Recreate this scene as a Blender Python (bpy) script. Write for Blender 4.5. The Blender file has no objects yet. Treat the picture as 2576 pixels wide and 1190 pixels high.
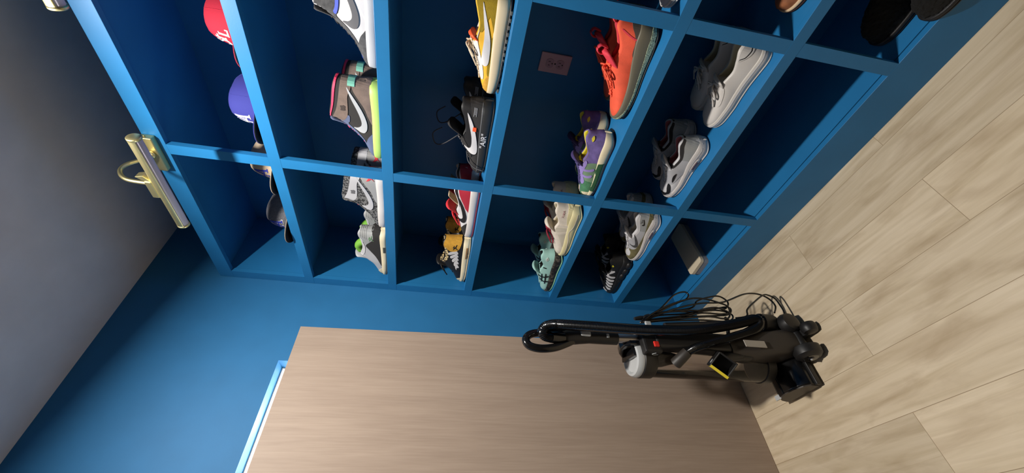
import bpy, bmesh, math, random
from mathutils import Vector, Matrix, geometry
from mathutils.bvhtree import BVHTree
random.seed(7)
PI = math.pi
SC = bpy.context.scene
COL = SC.collection

# ------------------------------------------------------------------ camera
R = [[-0.034861, -0.192629, -0.980652], [-0.733881, 0.671001, -0.105716], [0.678383, 0.715997, -0.164758]]
cam_d = bpy.data.cameras.new('camera'); cam = bpy.data.objects.new('camera', cam_d); COL.objects.link(cam)
cx, cy, cz = Vector(R[0]), -Vector(R[1]), -Vector(R[2])
m = Matrix((cx, cy, cz)).transposed().to_4x4(); m.translation = Vector((-1.13317, 0.21176, 1.40877))
cam.matrix_world = m
cam_d.sensor_width = 36; cam_d.lens = 996.14 / 2576 * 36; cam_d.clip_start = .02
SC.camera = cam
# ------------------------------------------------------------------ world, light, exposure
w = bpy.data.worlds.new('world'); SC.world = w; w.use_nodes = True
w.node_tree.nodes['Background'].inputs[0].default_value = (.80, .90, 1, 1)
w.node_tree.nodes['Background'].inputs[1].default_value = 6.0
SC.view_settings.view_transform = 'Standard'; SC.view_settings.look = 'None'
SC.view_settings.exposure = 0.0; SC.view_settings.gamma = 1; SC.view_settings.use_curve_mapping = False
LX, LY, LZ = -.53, .85, 2.57
ld = bpy.data.lights.new('ceiling_lamp_light', 'AREA'); ld.shape = 'DISK'; ld.size = .085; ld.energy = 42; ld.color = (1, .955, .89)
lo = bpy.data.objects.new('ceiling_lamp_light', ld); COL.objects.link(lo); lo.location = (LX, LY, LZ - .006)
lo.rotation_euler = Vector((-.20, .06, -1)).to_track_quat('-Z', 'Y').to_euler()

wd_ = bpy.data.lights.new('window_daylight', 'AREA'); wd_.shape = 'RECTANGLE'; wd_.size = .8; wd_.size_y = 1.1; wd_.energy = 110; wd_.color = (.93, .98, 1)
wo_ = bpy.data.objects.new('window_daylight', wd_); COL.objects.link(wo_); wo_.location = (-.8, 2.32, 1.45); wo_.rotation_euler = (-PI / 2, 0, 0)

# ------------------------------------------------------------------ helpers
def lin(c):
    return tuple(((v / 255) / 12.92 if v / 255 <= .04045 else ((v / 255 + .055) / 1.055) ** 2.4) for v in c) + (1,)
MC = {}
def mat(name, c, rough=.6, metal=0, bump=0, bs=400, var=0, vs=30, spec=.5, alpha=1, trans=0, coat=0):
    if name in MC: return MC[name]
    M = bpy.data.materials.new(name); M.use_nodes = True; nt = M.node_tree; N = nt.nodes; L = nt.links
    b = N['Principled BSDF']; b.inputs['Base Color'].default_value = lin(c)
    b.inputs['Roughness'].default_value = rough; b.inputs['Metallic'].default_value = metal
    b.inputs['Specular IOR Level'].default_value = spec; b.inputs['Alpha'].default_value = alpha
    b.inputs['Transmission Weight'].default_value = trans; b.inputs['Coat Weight'].default_value = coat
    tc = N.new('ShaderNodeTexCoord')
    if bump:
        n = N.new('ShaderNodeTexNoise'); n.inputs['Scale'].default_value = bs; n.inputs['Detail'].default_value = 3
        L.new(tc.outputs['Object'], n.inputs['Vector'])
        bp = N.new('ShaderNodeBump'); bp.inputs['Strength'].default_value = bump; bp.inputs['Distance'].default_value = .002
        L.new(n.outputs['Fac'], bp.inputs['Height']); L.new(bp.outputs['Normal'], b.inputs['Normal'])
    if var:
        n = N.new('ShaderNodeTexNoise'); n.inputs['Scale'].default_value = vs; n.inputs['Detail'].default_value = 4
        L.new(tc.outputs['Object'], n.inputs['Vector'])
        r = N.new('ShaderNodeValToRGB'); e = r.color_ramp.elements
        e[0].position = .3; e[1].position = .7
        e[0].color = lin([v * (1 - var) for v in c]); e[1].color = lin([min(255, v * (1 + var)) for v in c])
        L.new(n.outputs['Fac'], r.inputs['Fac']); L.new(r.outputs['Color'], b.inputs['Base Color'])
    MC[name] = M; return M
def pat(name, c1, c2, scale, lo=.48, hi=.52, kind='noise', rough=.7, stretch=(1, 1, 1)):
    if name in MC: return MC[name]
    M = bpy.data.materials.new(name); M.use_nodes = True; nt = M.node_tree; N = nt.nodes; L = nt.links
    b = N['Principled BSDF']; b.inputs['Roughness'].default_value = rough
    tc = N.new('ShaderNodeTexCoord'); mp = N.new('ShaderNodeMapping'); mp.inputs['Scale'].default_value = stretch
    L.new(tc.outputs['Object'], mp.inputs['Vector'])
    if kind == 'noise':
        n = N.new('ShaderNodeTexNoise'); n.inputs['Detail'].default_value = 2; o = n.outputs['Fac']
    else:
        n = N.new('ShaderNodeTexVoronoi'); n.feature = 'DISTANCE_TO_EDGE' if kind == 'edge' else 'F1'; o = n.outputs['Distance']
    n.inputs['Scale'].default_value = scale; L.new(mp.outputs['Vector'], n.inputs['Vector'])
    r = N.new('ShaderNodeValToRGB'); e = r.color_ramp.elements; e[0].position = lo; e[1].position = hi
    e[0].color = lin(c1); e[1].color = lin(c2)
    L.new(o, r.inputs['Fac']); L.new(r.outputs['Color'], b.inputs['Base Color'])
    MC[name] = M; return M
def tag(o, label=None, cat=None, group=None, kind=None):
    if label: o['label'] = label
    if cat: o['category'] = cat
    if group: o['group'] = group
    if kind: o['kind'] = kind
    return o
def thing(name, label, cat, loc=(0, 0, 0), rz=0, group=None):
    o = bpy.data.objects.new(name, None); COL.objects.link(o); o.location = loc; o.rotation_euler = (0, 0, rz)
    o.empty_display_size = .05
    return tag(o, label, cat, group)
def obj(name, bm, m, parent=None, smooth=True, bev=0, sub=0, label=None, auto=None):
    me = bpy.data.meshes.new(name); bmesh.ops.recalc_face_normals(bm, faces=bm.faces[:]); bm.to_mesh(me); bm.free()
    me.materials.append(m)
    if smooth: me.shade_smooth()
    o = bpy.data.objects.new(name, me); COL.objects.link(o)
    if parent: o.parent = parent
    if bev:
        b = o.modifiers.new('b', 'BEVEL'); b.width = bev; b.segments = 2; b.limit_method = 'ANGLE'; b.angle_limit = math.radians(40)
        if smooth: b.harden_normals = True
    if auto is not None and smooth:
        for e in me.edges: pass
    if sub:
        s = o.modifiers.new('s', 'SUBSURF'); s.levels = sub; s.render_levels = sub
    if label: o['label'] = label
    return o
def copy_tree(o, parent=None):
    c = o.copy(); COL.objects.link(c); c.parent = parent
    for ch in list(o.children): copy_tree(ch, c)
    return c
def box(bm, x0, x1, y0, y1, z0, z1, mt=None):
    vs = [bm.verts.new((x, y, z)) for x in (x0, x1) for y in (y0, y1) for z in (z0, z1)]
    if mt: 
        for v in vs: v.co = mt @ v.co
    for f in ((0, 1, 3, 2), (4, 6, 7, 5), (0, 4, 5, 1), (2, 3, 7, 6), (0, 2, 6, 4), (1, 5, 7, 3)):
        bm.faces.new([vs[i] for i in f])
    return vs
def BOX(*a, **k):
    bm = bmesh.new(); box(bm, *a, **k); return bm
def struct(name, bm, m, smooth=False, bev=0, parent=None):
    o = obj(name, bm, m, parent, smooth=smooth, bev=bev)
    if not parent: o['kind'] = 'structure'
    return o
def catmull(P, n=6, closed=False):
    P = [Vector(p) for p in P]; out = []; N = len(P)
    rng = range(N if closed else N - 1)
    for i in rng:
        if closed: a, b, c, d = P[i - 1], P[i], P[(i + 1) % N], P[(i + 2) % N]
        else: a, b, c, d = P[max(i - 1, 0)], P[i], P[i + 1], P[min(i + 2, N - 1)]
        for k in range(n):
            t = k / n
            out.append(.5 * ((2 * b) + (c - a) * t + (2 * a - 5 * b + 4 * c - d) * t * t + (3 * b - a - 3 * c + d) * t ** 3))
    if not closed: out.append(P[-1])
    return out
def tube(bm, pts, r, n=8, flat=1, closed=False, up=None, cap=True):
    """sweep an ellipse (r, r*flat) along pts; r scalar or list"""
    pts = [Vector(p) for p in pts]; N = len(pts)
    rs = r if isinstance(r, (list, tuple)) else [r] * N
    rings = []; ref = Vector(up) if up else None
    pn = None
    for i, p in enumerate(pts):
        a = pts[i - 1] if (i or closed) else p; b = pts[(i + 1) % N] if (i < N - 1 or closed) else p
        t = (b - a)
        t = t.normalized() if t.length > 1e-9 else Vector((0, 0, 1))
        if ref is not None: u = ref - t * ref.dot(t)
        elif pn is None:
            u = Vector((0, 0, 1)) - t * t.z
            if u.length < .1: u = Vector((1, 0, 0)) - t * t.x
        else: u = pn - t * pn.dot(t)
        if u.length < 1e-6: u = t.orthogonal()
        u.normalize(); pn = u; v = t.cross(u)
        rings.append([bm.verts.new(p + v * (rs[i] * math.cos(2 * PI * k / n)) + u * (rs[i] * flat * math.sin(2 * PI * k / n))) for k in range(n)])
    M = N if closed else N - 1
    for i in range(M):
        A, B = rings[i], rings[(i + 1) % N]
        for k in range(n):
            bm.faces.new((A[k], A[(k + 1) % n], B[(k + 1) % n], B[k]))
    if cap and not closed:
        bm.faces.new(rings[0]); bm.faces.new(rings[-1])
def TUBE(*a, **k):
    bm = bmesh.new(); tube(bm, *a, **k); return bm
def lathe(bm, prof, axis='z', c=(0, 0, 0), n=32, mt=None):
    """prof: list of (r, h)"""
    c = Vector(c); rings = []
    for r, h in prof:
        ring = []
        for k in range(n):
            a = 2 * PI * k / n; x, y = r * math.cos(a), r * math.sin(a)
            v = {'z': Vector((x, y, h)), 'x': Vector((h, x, y)), 'y': Vector((x, h, y))}[axis] + c
            if mt: v = mt @ v
            ring.append(bm.verts.new(v))
        rings.append(ring)
    for A, B in zip(rings, rings[1:]):
        for k in range(n): bm.faces.new((A[k], A[(k + 1) % n], B[(k + 1) % n], B[k]))
    for q in (rings[0], rings[-1]): bm.faces.new(q)
def LATHE(*a, **k):
    bm = bmesh.new(); lathe(bm, *a, **k); return bm
def prism(bm, poly, a0, a1, plane='yz', mt=None):
    """extrude polygon; plane 'yz' -> along x, 'xz' -> along y, 'xy' -> along z"""
    def P(p, a):
        v = {'yz': Vector((a, p[0], p[1])), 'xz': Vector((p[0], a, p[1])), 'xy': Vector((p[0], p[1], a))}[plane]
        return mt @ v if mt else v
    A = [bm.verts.new(P(p, a0)) for p in poly]; B = [bm.verts.new(P(p, a1)) for p in poly]
    bm.faces.new(A); bm.faces.new(B[::-1])
    n = len(poly)
    for i in range(n): bm.faces.new((A[i], A[(i + 1) % n], B[(i + 1) % n], B[i]))
def PRISM(*a, **k):
    bm = bmesh.new(); prism(bm, *a, **k); return bm
def pchip(P):
    xs = [p[0] for p in P]; ys = [p[1] for p in P]; n = len(P)
    d = [(ys[i + 1] - ys[i]) / (xs[i + 1] - xs[i]) for i in range(n - 1)]
    mm = [d[0]] + [0 if d[i - 1] * d[i] <= 0 else 2 * d[i - 1] * d[i] / (d[i - 1] + d[i]) for i in range(1, n - 1)] + [d[-1]]
    def f(x):
        if x <= xs[0]: return ys[0]
        if x >= xs[-1]: return ys[-1]
        i = max(k for k in range(n - 1) if xs[k] <= x); h = xs[i + 1] - xs[i]; t = (x - xs[i]) / h
        return ys[i] * (1 + 2 * t) * (1 - t) ** 2 + mm[i] * h * t * (1 - t) ** 2 + ys[i + 1] * t * t * (3 - 2 * t) + mm[i + 1] * h * t * t * (t - 1)
    return f
def sst(a, b, x):
    t = max(0, min(1, (x - a) / (b - a))); return t * t * (3 - 2 * t)

# ------------------------------------------------------------------ room materials
BLUE = (36, 109, 160)
def paint(name, c, rough=.5):
    if name in MC: return MC[name]
    M = mat(name, c, rough, bump=.035, bs=260, var=.02, vs=9, spec=.35); return M
m_wall = paint('blue_wall_paint', BLUE, .62)
m_shelf = paint('blue_cabinet_paint', (36, 115, 170), .42)
m_back = m_shelf
m_ceil = paint('ceiling_paint', (222, 220, 224), .8)
def floor_mat():
    M = bpy.data.materials.new('oak_plank_floor'); M.use_nodes = True; nt = M.node_tree; N = nt.nodes; L = nt.links
    b = N['Principled BSDF']; b.inputs['Roughness'].default_value = .48; b.inputs['Specular IOR Level'].default_value = .35
    tc = N.new('ShaderNodeTexCoord'); sx = N.new('ShaderNodeSeparateXYZ'); L.new(tc.outputs['Object'], sx.inputs[0])
    cb = N.new('ShaderNodeCombineXYZ'); L.new(sx.outputs['Y'], cb.inputs['X']); L.new(sx.outputs['X'], cb.inputs['Y'])
    br = N.new('ShaderNodeTexBrick'); br.offset = .37; br.inputs['Scale'].default_value = 1
    br.inputs['Brick Width'].default_value = 1.22; br.inputs['Row Height'].default_value = .178
    br.inputs['Mortar Size'].default_value = .0009; br.inputs['Mortar Smooth'].default_value = .3; br.inputs['Bias'].default_value = 0
    br.inputs['Color1'].default_value = (0, 0, 0, 1); br.inputs['Color2'].default_value = (1, 1, 1, 1); br.inputs['Mortar'].default_value = (.5, .5, .5, 1)
    mp = N.new('ShaderNodeMapping'); mp.inputs['Location'].default_value = (.05, .05, 0); L.new(cb.outputs[0], mp.inputs[0]); L.new(mp.outputs[0], br.inputs['Vector'])
    # grain
    ad = N.new('ShaderNodeVectorMath'); ad.operation = 'MULTIPLY_ADD'; L.new(br.outputs['Color'], ad.inputs[0]); ad.inputs[1].default_value = (3.7, 5.1, 0); L.new(cb.outputs[0], ad.inputs[2])
    m1 = N.new('ShaderNodeMapping'); m1.inputs['Scale'].default_value = (1.1, 15, 1); L.new(ad.outputs[0], m1.inputs[0])
    n1 = N.new('ShaderNodeTexNoise'); n1.inputs['Scale'].default_value = 2.2; n1.inputs['Detail'].default_value = 7; n1.inputs['Distortion'].default_value = 1.2; L.new(m1.outputs[0], n1.inputs['Vector'])
    m2 = N.new('ShaderNodeMapping'); m2.inputs['Scale'].default_value = (2.2, 8, 1); L.new(ad.outputs[0], m2.inputs[0])
    n2 = N.new('ShaderNodeTexNoise'); n2.inputs['Scale'].default_value = 1.9; n2.inputs['Detail'].default_value = 4; n2.inputs['Distortion'].default_value = .6; L.new(m2.outputs[0], n2.inputs['Vector'])
    r1 = N.new('ShaderNodeValToRGB'); e = r1.color_ramp.elements; e[0].position = .28; e[1].position = .7
    e[0].color = lin((204, 184, 152)); e[1].color = lin((226, 208, 180)); L.new(n1.outputs['Fac'], r1.inputs['Fac'])
    r2 = N.new('ShaderNodeValToRGB'); e = r2.color_ramp.elements; e[0].position = .24; e[1].position = .52
    e[0].color = (.66, .60, .53, 1); e[1].color = (1, 1, 1, 1); L.new(n2.outputs['Fac'], r2.inputs['Fac'])
    mx = N.new('ShaderNodeMix'); mx.data_type = 'RGBA'; mx.blend_type = 'MULTIPLY'; mx.inputs[0].default_value = .85
    L.new(r1.outputs['Color'], mx.inputs[6]); L.new(r2.outputs['Color'], mx.inputs[7])
    r3 = N.new('ShaderNodeMapRange'); L.new(br.outputs['Color'], r3.inputs[0]); r3.inputs[3].default_value = .9; r3.inputs[4].default_value = 1.05
    mx2 = N.new('ShaderNodeVectorMath'); mx2.operation = 'SCALE'; L.new(mx.outputs[2], mx2.inputs[0]); L.new(r3.outputs[0], mx2.inputs['Scale'])
    mx3 = N.new('ShaderNodeMix'); mx3.data_type = 'RGBA'; L.new(br.outputs['Fac'], mx3.inputs[0]); L.new(mx2.outputs[0], mx3.inputs[6]); mx3.inputs[7].default_value = lin((160, 138, 108))
    L.new(mx3.outputs[2], b.inputs['Base Color'])
    bp = N.new('ShaderNodeBump'); bp.inputs['Strength'].default_value = .15; bp.inputs['Distance'].default_value = .002; L.new(n1.outputs['Fac'], bp.inputs['Height']); L.new(bp.outputs[0], b.inputs['Normal'])
    return M
def slab_mat():
    M = bpy.data.materials.new('birch_veneer'); M.use_nodes = True; nt = M.node_tree; N = nt.nodes; L = nt.links
    b = N['Principled BSDF']; b.inputs['Roughness'].default_value = .55; b.inputs['Specular IOR Level'].default_value = .3
    tc = N.new('ShaderNodeTexCoord')
    m1 = N.new('ShaderNodeMapping'); m1.inputs['Scale'].default_value = (3.6, 1, .26); L.new(tc.outputs['Object'], m1.inputs[0])
    n1 = N.new('ShaderNodeTexNoise'); n1.inputs['Scale'].default_value = 2.6; n1.inputs['Detail'].default_value = 5; n1.inputs['Distortion'].default_value = 1.1; L.new(m1.outputs[0], n1.inputs['Vector'])
    wv = N.new('ShaderNodeMath'); wv.operation = 'MULTIPLY'; L.new(n1.outputs['Fac'], wv.inputs[0]); wv.inputs[1].default_value = 9
    fr = N.new('ShaderNodeMath'); fr.operation = 'PINGPONG'; L.new(wv.outputs[0], fr.inputs[0]); fr.inputs[1].default_value = 1
    m2 = N.new('ShaderNodeMapping'); m2.inputs['Scale'].default_value = (60, 1, 2.2); L.new(tc.outputs['Object'], m2.inputs[0])
    n2 = N.new('ShaderNodeTexNoise'); n2.inputs['Scale'].default_value = 3; n2.inputs['Detail'].default_value = 5; L.new(m2.outputs[0], n2.inputs['Vector'])
    av = N.new('ShaderNodeMath'); av.operation = 'MULTIPLY_ADD'; L.new(fr.outputs[0], av.inputs[0]); av.inputs[1].default_value = .3; L.new(n2.outputs['Fac'], av.inputs[2])
    r = N.new('ShaderNodeValToRGB'); e = r.color_ramp.elements; e[0].position = .3; e[1].position = 1.0
    e[0].color = lin((157, 138, 123)); e[1].color = lin((173, 154, 138)); L.new(av.outputs[0], r.inputs['Fac'])
    L.new(r.outputs['Color'], b.inputs['Base Color']); return M

# ------------------------------------------------------------------ room shell
YW, YN, XR, XL, ZC = 1.873, -1.45, .352, -2.35, 2.69
struct('floor', BOX(XL, XR + .1, YN, YW, -.05, 0), floor_mat())
struct('ceiling', BOX(XL - .1, XR + .1, YN - .1, YW + .15, ZC, ZC + .08), m_ceil)
struct('wall_right', BOX(XR, XR + .1, YN, YW, 0, ZC), m_wall)
m_far = paint('warm_grey_paint', (84, 76, 66), .8)
struct('wall_left', BOX(XL - .1, XL, YN, YW, 0, ZC), m_far)
struct('wall_near', BOX(XL - .1, XR + .1, YN - .1, YN, -.05, ZC), m_far)
# back wall with the window opening
WX0, WX1, WZ0, WZ1, WT = -1.2, -.383, .85, 2.017, .13
bm = bmesh.new()
box(bm, WX1, XR + .1, YW, YW + WT, -.05, ZC); box(bm, XL - .1, WX0, YW, YW + WT, -.05, ZC)
box(bm, WX0, WX1, YW, YW + WT, WZ1, ZC); box(bm, WX0, WX1, YW, YW + WT, -.05, WZ0)
struct('wall_back', bm, m_wall)
m_white = mat('white_window_paint', (240, 236, 230), .4)
win = bpy.data.objects.new('window_1', None); COL.objects.link(win); win['kind'] = 'structure'; win.location = (0, YW + .066, 0)
bm = bmesh.new()
f = .007
box(bm, WX0, WX1, 0, .06, WZ1 - f, WZ1); box(bm, WX0, WX1, 0, .06, WZ0, WZ0 + f)
box(bm, WX0, WX0 + f, 0, .06, WZ0, WZ1); box(bm, WX1 - f, WX1, 0, .06, WZ0, WZ1)
box(bm, (WX0 + WX1) / 2 - .02, (WX0 + WX1) / 2 + .02, .01, .05, WZ0, WZ1)
obj('window_frame', bm, m_white, win, smooth=False, bev=.003)
g = bpy.data.materials.new('window_glass'); g.use_nodes = True
_n = g.node_tree.nodes; _l = g.node_tree.links; _n.remove(_n['Principled BSDF'])
_t = _n.new('ShaderNodeBsdfTransparent'); _t.inputs[0].default_value = (.93, .96, .96, 1); _g = _n.new('ShaderNodeBsdfGlossy'); _g.inputs['Roughness'].default_value = .02
_f = _n.new('ShaderNodeFresnel'); _f.inputs[0].default_value = 1.45; _x = _n.new('ShaderNodeMixShader')
_l.new(_f.outputs[0], _x.inputs[0]); _l.new(_t.outputs[0], _x.inputs[1]); _l.new(_g.outputs[0], _x.inputs[2]); _l.new(_x.outputs[0], _n['Material Output'].inputs[0])
obj('glass_pane', BOX(WX0 + f, WX1 - f, .03, .034, WZ0 + f, WZ1 - f), g, win, smooth=False)

struct('trim_1', BOX(-1.25, -.60, 2.10, 2.16, 1.93, 2.067), mat('outside_wood_trim', (176, 112, 66), .7, var=.2, vs=12))
# ------------------------------------------------------------------ shelving
S_top = [2.3712, 2.0263, 1.6527, 1.2910, .8571, .5053, .1432]      # top edges of the face rails
RW = .0383
YD = [-.8385, -.1753, .4879, 1.150]                               # near faces of the stiles
YE = 1.8265
unit = thing('built_in_shelf', 'tall blue built-in shoe shelf of open cubbies covering the right wall', 'shelf', (0, 0, 0))
for i, z in enumerate(S_top):
    lo_ = z - RW if i < 6 else 0.0
    obj('face_rail', BOX(0, .019, YN + .002, YW - .002, lo_, z if i else 2.3905), m_shelf, unit, smooth=False, bev=.001)
for i in range(6):
    a, b = S_top[i] - RW, S_top[i + 1]
    for y in YD: obj('face_stile', BOX(.0002, .0188, y, y + RW, b, a), m_shelf, unit, smooth=False)
    obj('end_stile', BOX(.0002, .0188, YE, YW - .001, b, a), m_shelf, unit, smooth=False)
for i, z in enumerate(S_top):
    if i == 0: obj('shelf_board', BOX(.0195, XR - .012, YN + .002, YE + .003, z - .019, z), m_back, unit, smooth=False)
    elif i == 6: obj('shelf_board', BOX(.023, XR - .012, YN + .002, YE + .003, z - .021, z - .001), m_back, unit, smooth=False)
    else: obj('shelf_board', BOX(.0186, XR - .012, YN + .002, YE + .003, z - .02, z - .0002), m_back, unit, smooth=False)
obj('back_panel', BOX(XR - .012, XR - .001, YN + .002, YE + .003, .0, 2.371), m_back, unit, smooth=False)
obj('end_panel', BOX(.0215, XR - .012, YE + .003, YW - .001, .0, 2.371), m_back, unit, smooth=False)
SH = {k: S_top[k] for k in range(7)}

# electrical outlet in the back panel
m_out = mat('outlet_plastic', (196, 170, 178), .4); m_dark = mat('slot_black', (12, 11, 12), .6)
out = thing('wall_outlet', 'pinkish white double wall outlet on the shelf back panel', 'outlet', (XR - .0122, .806, 1.098))
out.location = (XR - .0122, .806, 1.0765)
obj('cover_plate', BOX(-.006, 0, -.036, .036, -.058, .058), m_out, out, smooth=False, bev=.0025)
for k in (-1, 1):
    bm = bmesh.new(); P = []
    for q in range(28):
        a = 2 * PI * q / 28; P.append((.0172 * math.cos(a), max(-.0135, min(.0135, .0172 * math.sin(a))) + k * .0195))
    prism(bm, P, -.0078, -.0058)
    rc = obj('receptacle', bm, mat('outlet_face', (176, 150, 160), .4), out, smooth=False)
    bm = bmesh.new()
    for (y, h) in ((-.0065, .0085), (.0065, .0068)): box(bm, -.0084, -.0076, y - .0009, y + .0009, k * .0195 + .001 - h / 2 + .002, k * .0195 + .001 + h / 2 + .002)
    lathe(bm, [(.0024, -.0084), (.0024, -.0076)], 'x', (0, 0, k * .0195 - .008), 12)
    obj('slots', bm, m_dark, rc, smooth=False)
obj('screw', LATHE([(.0028, -.0072), (.003, -.006)], 'x', (0, 0, 0), 12), m_dark, out)

# ------------------------------------------------------------------ leaning wood slab
zt, yb, yt = 1.968, 1.772, 1.8365
ang = math.atan2(yt - yb, zt)
slab = obj('wood_panel', BOX(-1.055, -.245, 0, .035, 0, math.hypot(zt, yt - yb)), slab_mat(), smooth=False, bev=.0015)
slab.location = (0, yb, .0013); slab.rotation_euler = (-ang, 0, 0)
tag(slab, 'large pale wood door slab leaning on the back wall over the window', 'door slab')

# ------------------------------------------------------------------ ceiling lamp (flush can the light shines out of)
fix = thing('ceiling_lamp', 'small round flush ceiling lamp above the shelf front', 'lamp', (LX, LY, LZ))
bm = bmesh.new(); lathe(bm, [(.02, ZC - LZ), (.065, ZC - LZ), (.065, .004), (.055, .0), (.052, .004), (.02, .006)], 'z', (0, 0, 0), 32)
obj('lamp_can', bm, mat('lamp_white', (225, 225, 225), .5), fix)
#@@OBJECTS@@
# ------------------------------------------------------------------ shoes
def overlay(parent, name, bvh, polys, m, lift=.0012, sides=(-1, 1), smooth=True, step=.005, label=None, split=False, skirt=.002, top=None):
    """cut pieces of material wrapped onto the shoe; polygons are (along, height) in metres"""
    if split and len(sides) > 1:
        for sd in sides: overlay(parent, name, bvh, polys, m, lift, (sd,), smooth, step, label, False, skirt, top)
        return
    bm = bmesh.new()
    for poly in polys:
        P = [Vector((a, b, 0)) for a, b in poly]
        if smooth: P = catmull(P, 5, True)
        else:
            Q = []
            for i, p in enumerate(P):
                q = P[(i + 1) % len(P)]; n = max(1, int((q - p).length / step))
                Q += [p.lerp(q, k / n) for k in range(n)]
            P = Q
        pts = [Vector((p.x, p.y)) for p in P]; n = len(pts)
        x0, x1 = min(p.x for p in pts), max(p.x for p in pts); y0, y1 = min(p.y for p in pts), max(p.y for p in pts)
        ex = []
        a = x0 + step / 2
        while a < x1:
            b = y0 + step / 2
            while b < y1:
                c = False; j = n - 1
                for i in range(n):
                    if (pts[i].y > b) != (pts[j].y > b) and a < (pts[j].x - pts[i].x) * (b - pts[i].y) / (pts[j].y - pts[i].y) + pts[i].x: c = not c
                    j = i
                if c: ex.append(Vector((a, b)))
                b += step
            a += step
        r = geometry.delaunay_2d_cdt(pts + ex, [(i, (i + 1) % n) for i in range(n)], [list(range(n))], 1, 1e-6)
        V, Fc = r[0], r[2]
        for sd in sides:
            vs = []
            for v in V:
                vy = min(v.y, top(v.x) - .0012) if top else v.y
                h = bvh.ray_cast(Vector((sd * .3, v.x, vy)), Vector((-sd, 0, 0)))
                if h[0] is None or h[0].x * sd < -.002:
                    h = bvh.find_nearest(Vector((0, v.x, vy)))
                nn = h[1]
                if nn.x * sd < 0 and abs(nn.x) > .2: nn = -nn
                elif nn.z < 0 and abs(nn.x) < .2: nn = -nn
                vs.append((h[0], nn))
            bv = [bm.verts.new(p + q * lift) for p, q in vs]
            es = {}
            for fc in Fc:
                if len(set(fc)) < 3: continue
                try: bm.faces.new([bv[i] for i in fc])
                except ValueError: continue
                for i in range(len(fc)):
                    e = (fc[i], fc[(i + 1) % len(fc)]); es[tuple(sorted(e))] = es.get(tuple(sorted(e)), 0) + 1
            if skirt:
                low = {}
                for (i, j), c in es.items():
                    if c == 1:
                        for k in (i, j):
                            if k not in low: low[k] = bm.verts.new(vs[k][0] - vs[k][1] * skirt)
                        try: bm.faces.new([bv[i], bv[j], low[j], low[i]])
                        except ValueError: pass
    me = bpy.data.meshes.new(name); bm.to_mesh(me); bm.free(); me.materials.append(m)
    o = bpy.data.objects.new(name, me); COL.objects.link(o); o.parent = parent
    if label: o['label'] = label
    return o
def text_mesh(txt, size):
    cu = bpy.data.curves.new('t', 'FONT'); cu.body = txt; cu.size = size; cu.resolution_u = 3; cu.fill_mode = 'FRONT'; cu.offset = size * .012
    to = bpy.data.objects.new('t', cu); COL.objects.link(to)
    dg = bpy.context.evaluated_depsgraph_get(); dg.update()
    me = bpy.data.meshes.new_from_object(to.evaluated_get(dg)); bpy.data.objects.remove(to)
    return me
def text_on(parent, name, bvh, txt, s, h, size, m, side=-1, rot=0, lift=.0014):
    """lettering on the shoe side; s,h = centre; reads from toe to heel on the -x side"""
    me = text_mesh(txt, size)
    if not me.vertices: return
    xs = [v.co.x for v in me.vertices]; ys = [v.co.y for v in me.vertices]; mx, my = (min(xs) + max(xs)) / 2, (min(ys) + max(ys)) / 2
    for v in me.vertices:
        a, b = v.co.x - mx, v.co.y - my
        a, b = a * math.cos(rot) - b * math.sin(rot), a * math.sin(rot) + b * math.cos(rot)
        y, z = s + a * (side), h + b
        q = bvh.ray_cast(Vector((side * .3, y, z)), Vector((-side, 0, 0)))
        v.co = (q[0] + Vector((side * lift, 0, 0))) if q[0] else Vector((0, y, z))
    me.materials.append(m)
    o = bpy.data.objects.new(name, me); COL.objects.link(o); o.parent = parent
    return o
def tf(P, s, h, ls, lh, rot=0):
    """place a unit shape: u towards the toe"""
    out = []
    for a, b in P:
        x, y = a * ls, b * lh
        out.append((s + x * math.cos(rot) - y * math.sin(rot), h + x * math.sin(rot) + y * math.cos(rot)))
    return out
CHECK = [(0, 1), (.22, .62), (.45, .3), (.65, .09), (.8, 0), (.93, .04), (1.0, .2), (1.0, .42), (.955, .66), (.91, .86), (.9, .62), (.86, .42), (.8, .34), (.7, .37), (.5, .54), (.25, .8)]
FIGURE = [(.5, 1), (.56, .92), (.52, .84), (.66, .8), (.9, .98), (.96, .93), (.7, .68), (.62, .62), (.6, .5), (.78, .38), (1, .1), (.93, .04), (.66, .28), (.52, .36), (.34, .26), (.08, .06), (0, .13), (.25, .38), (.42, .52), (.44, .68), (.2, .62), (.16, .7), (.4, .84), (.44, .92)]
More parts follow.
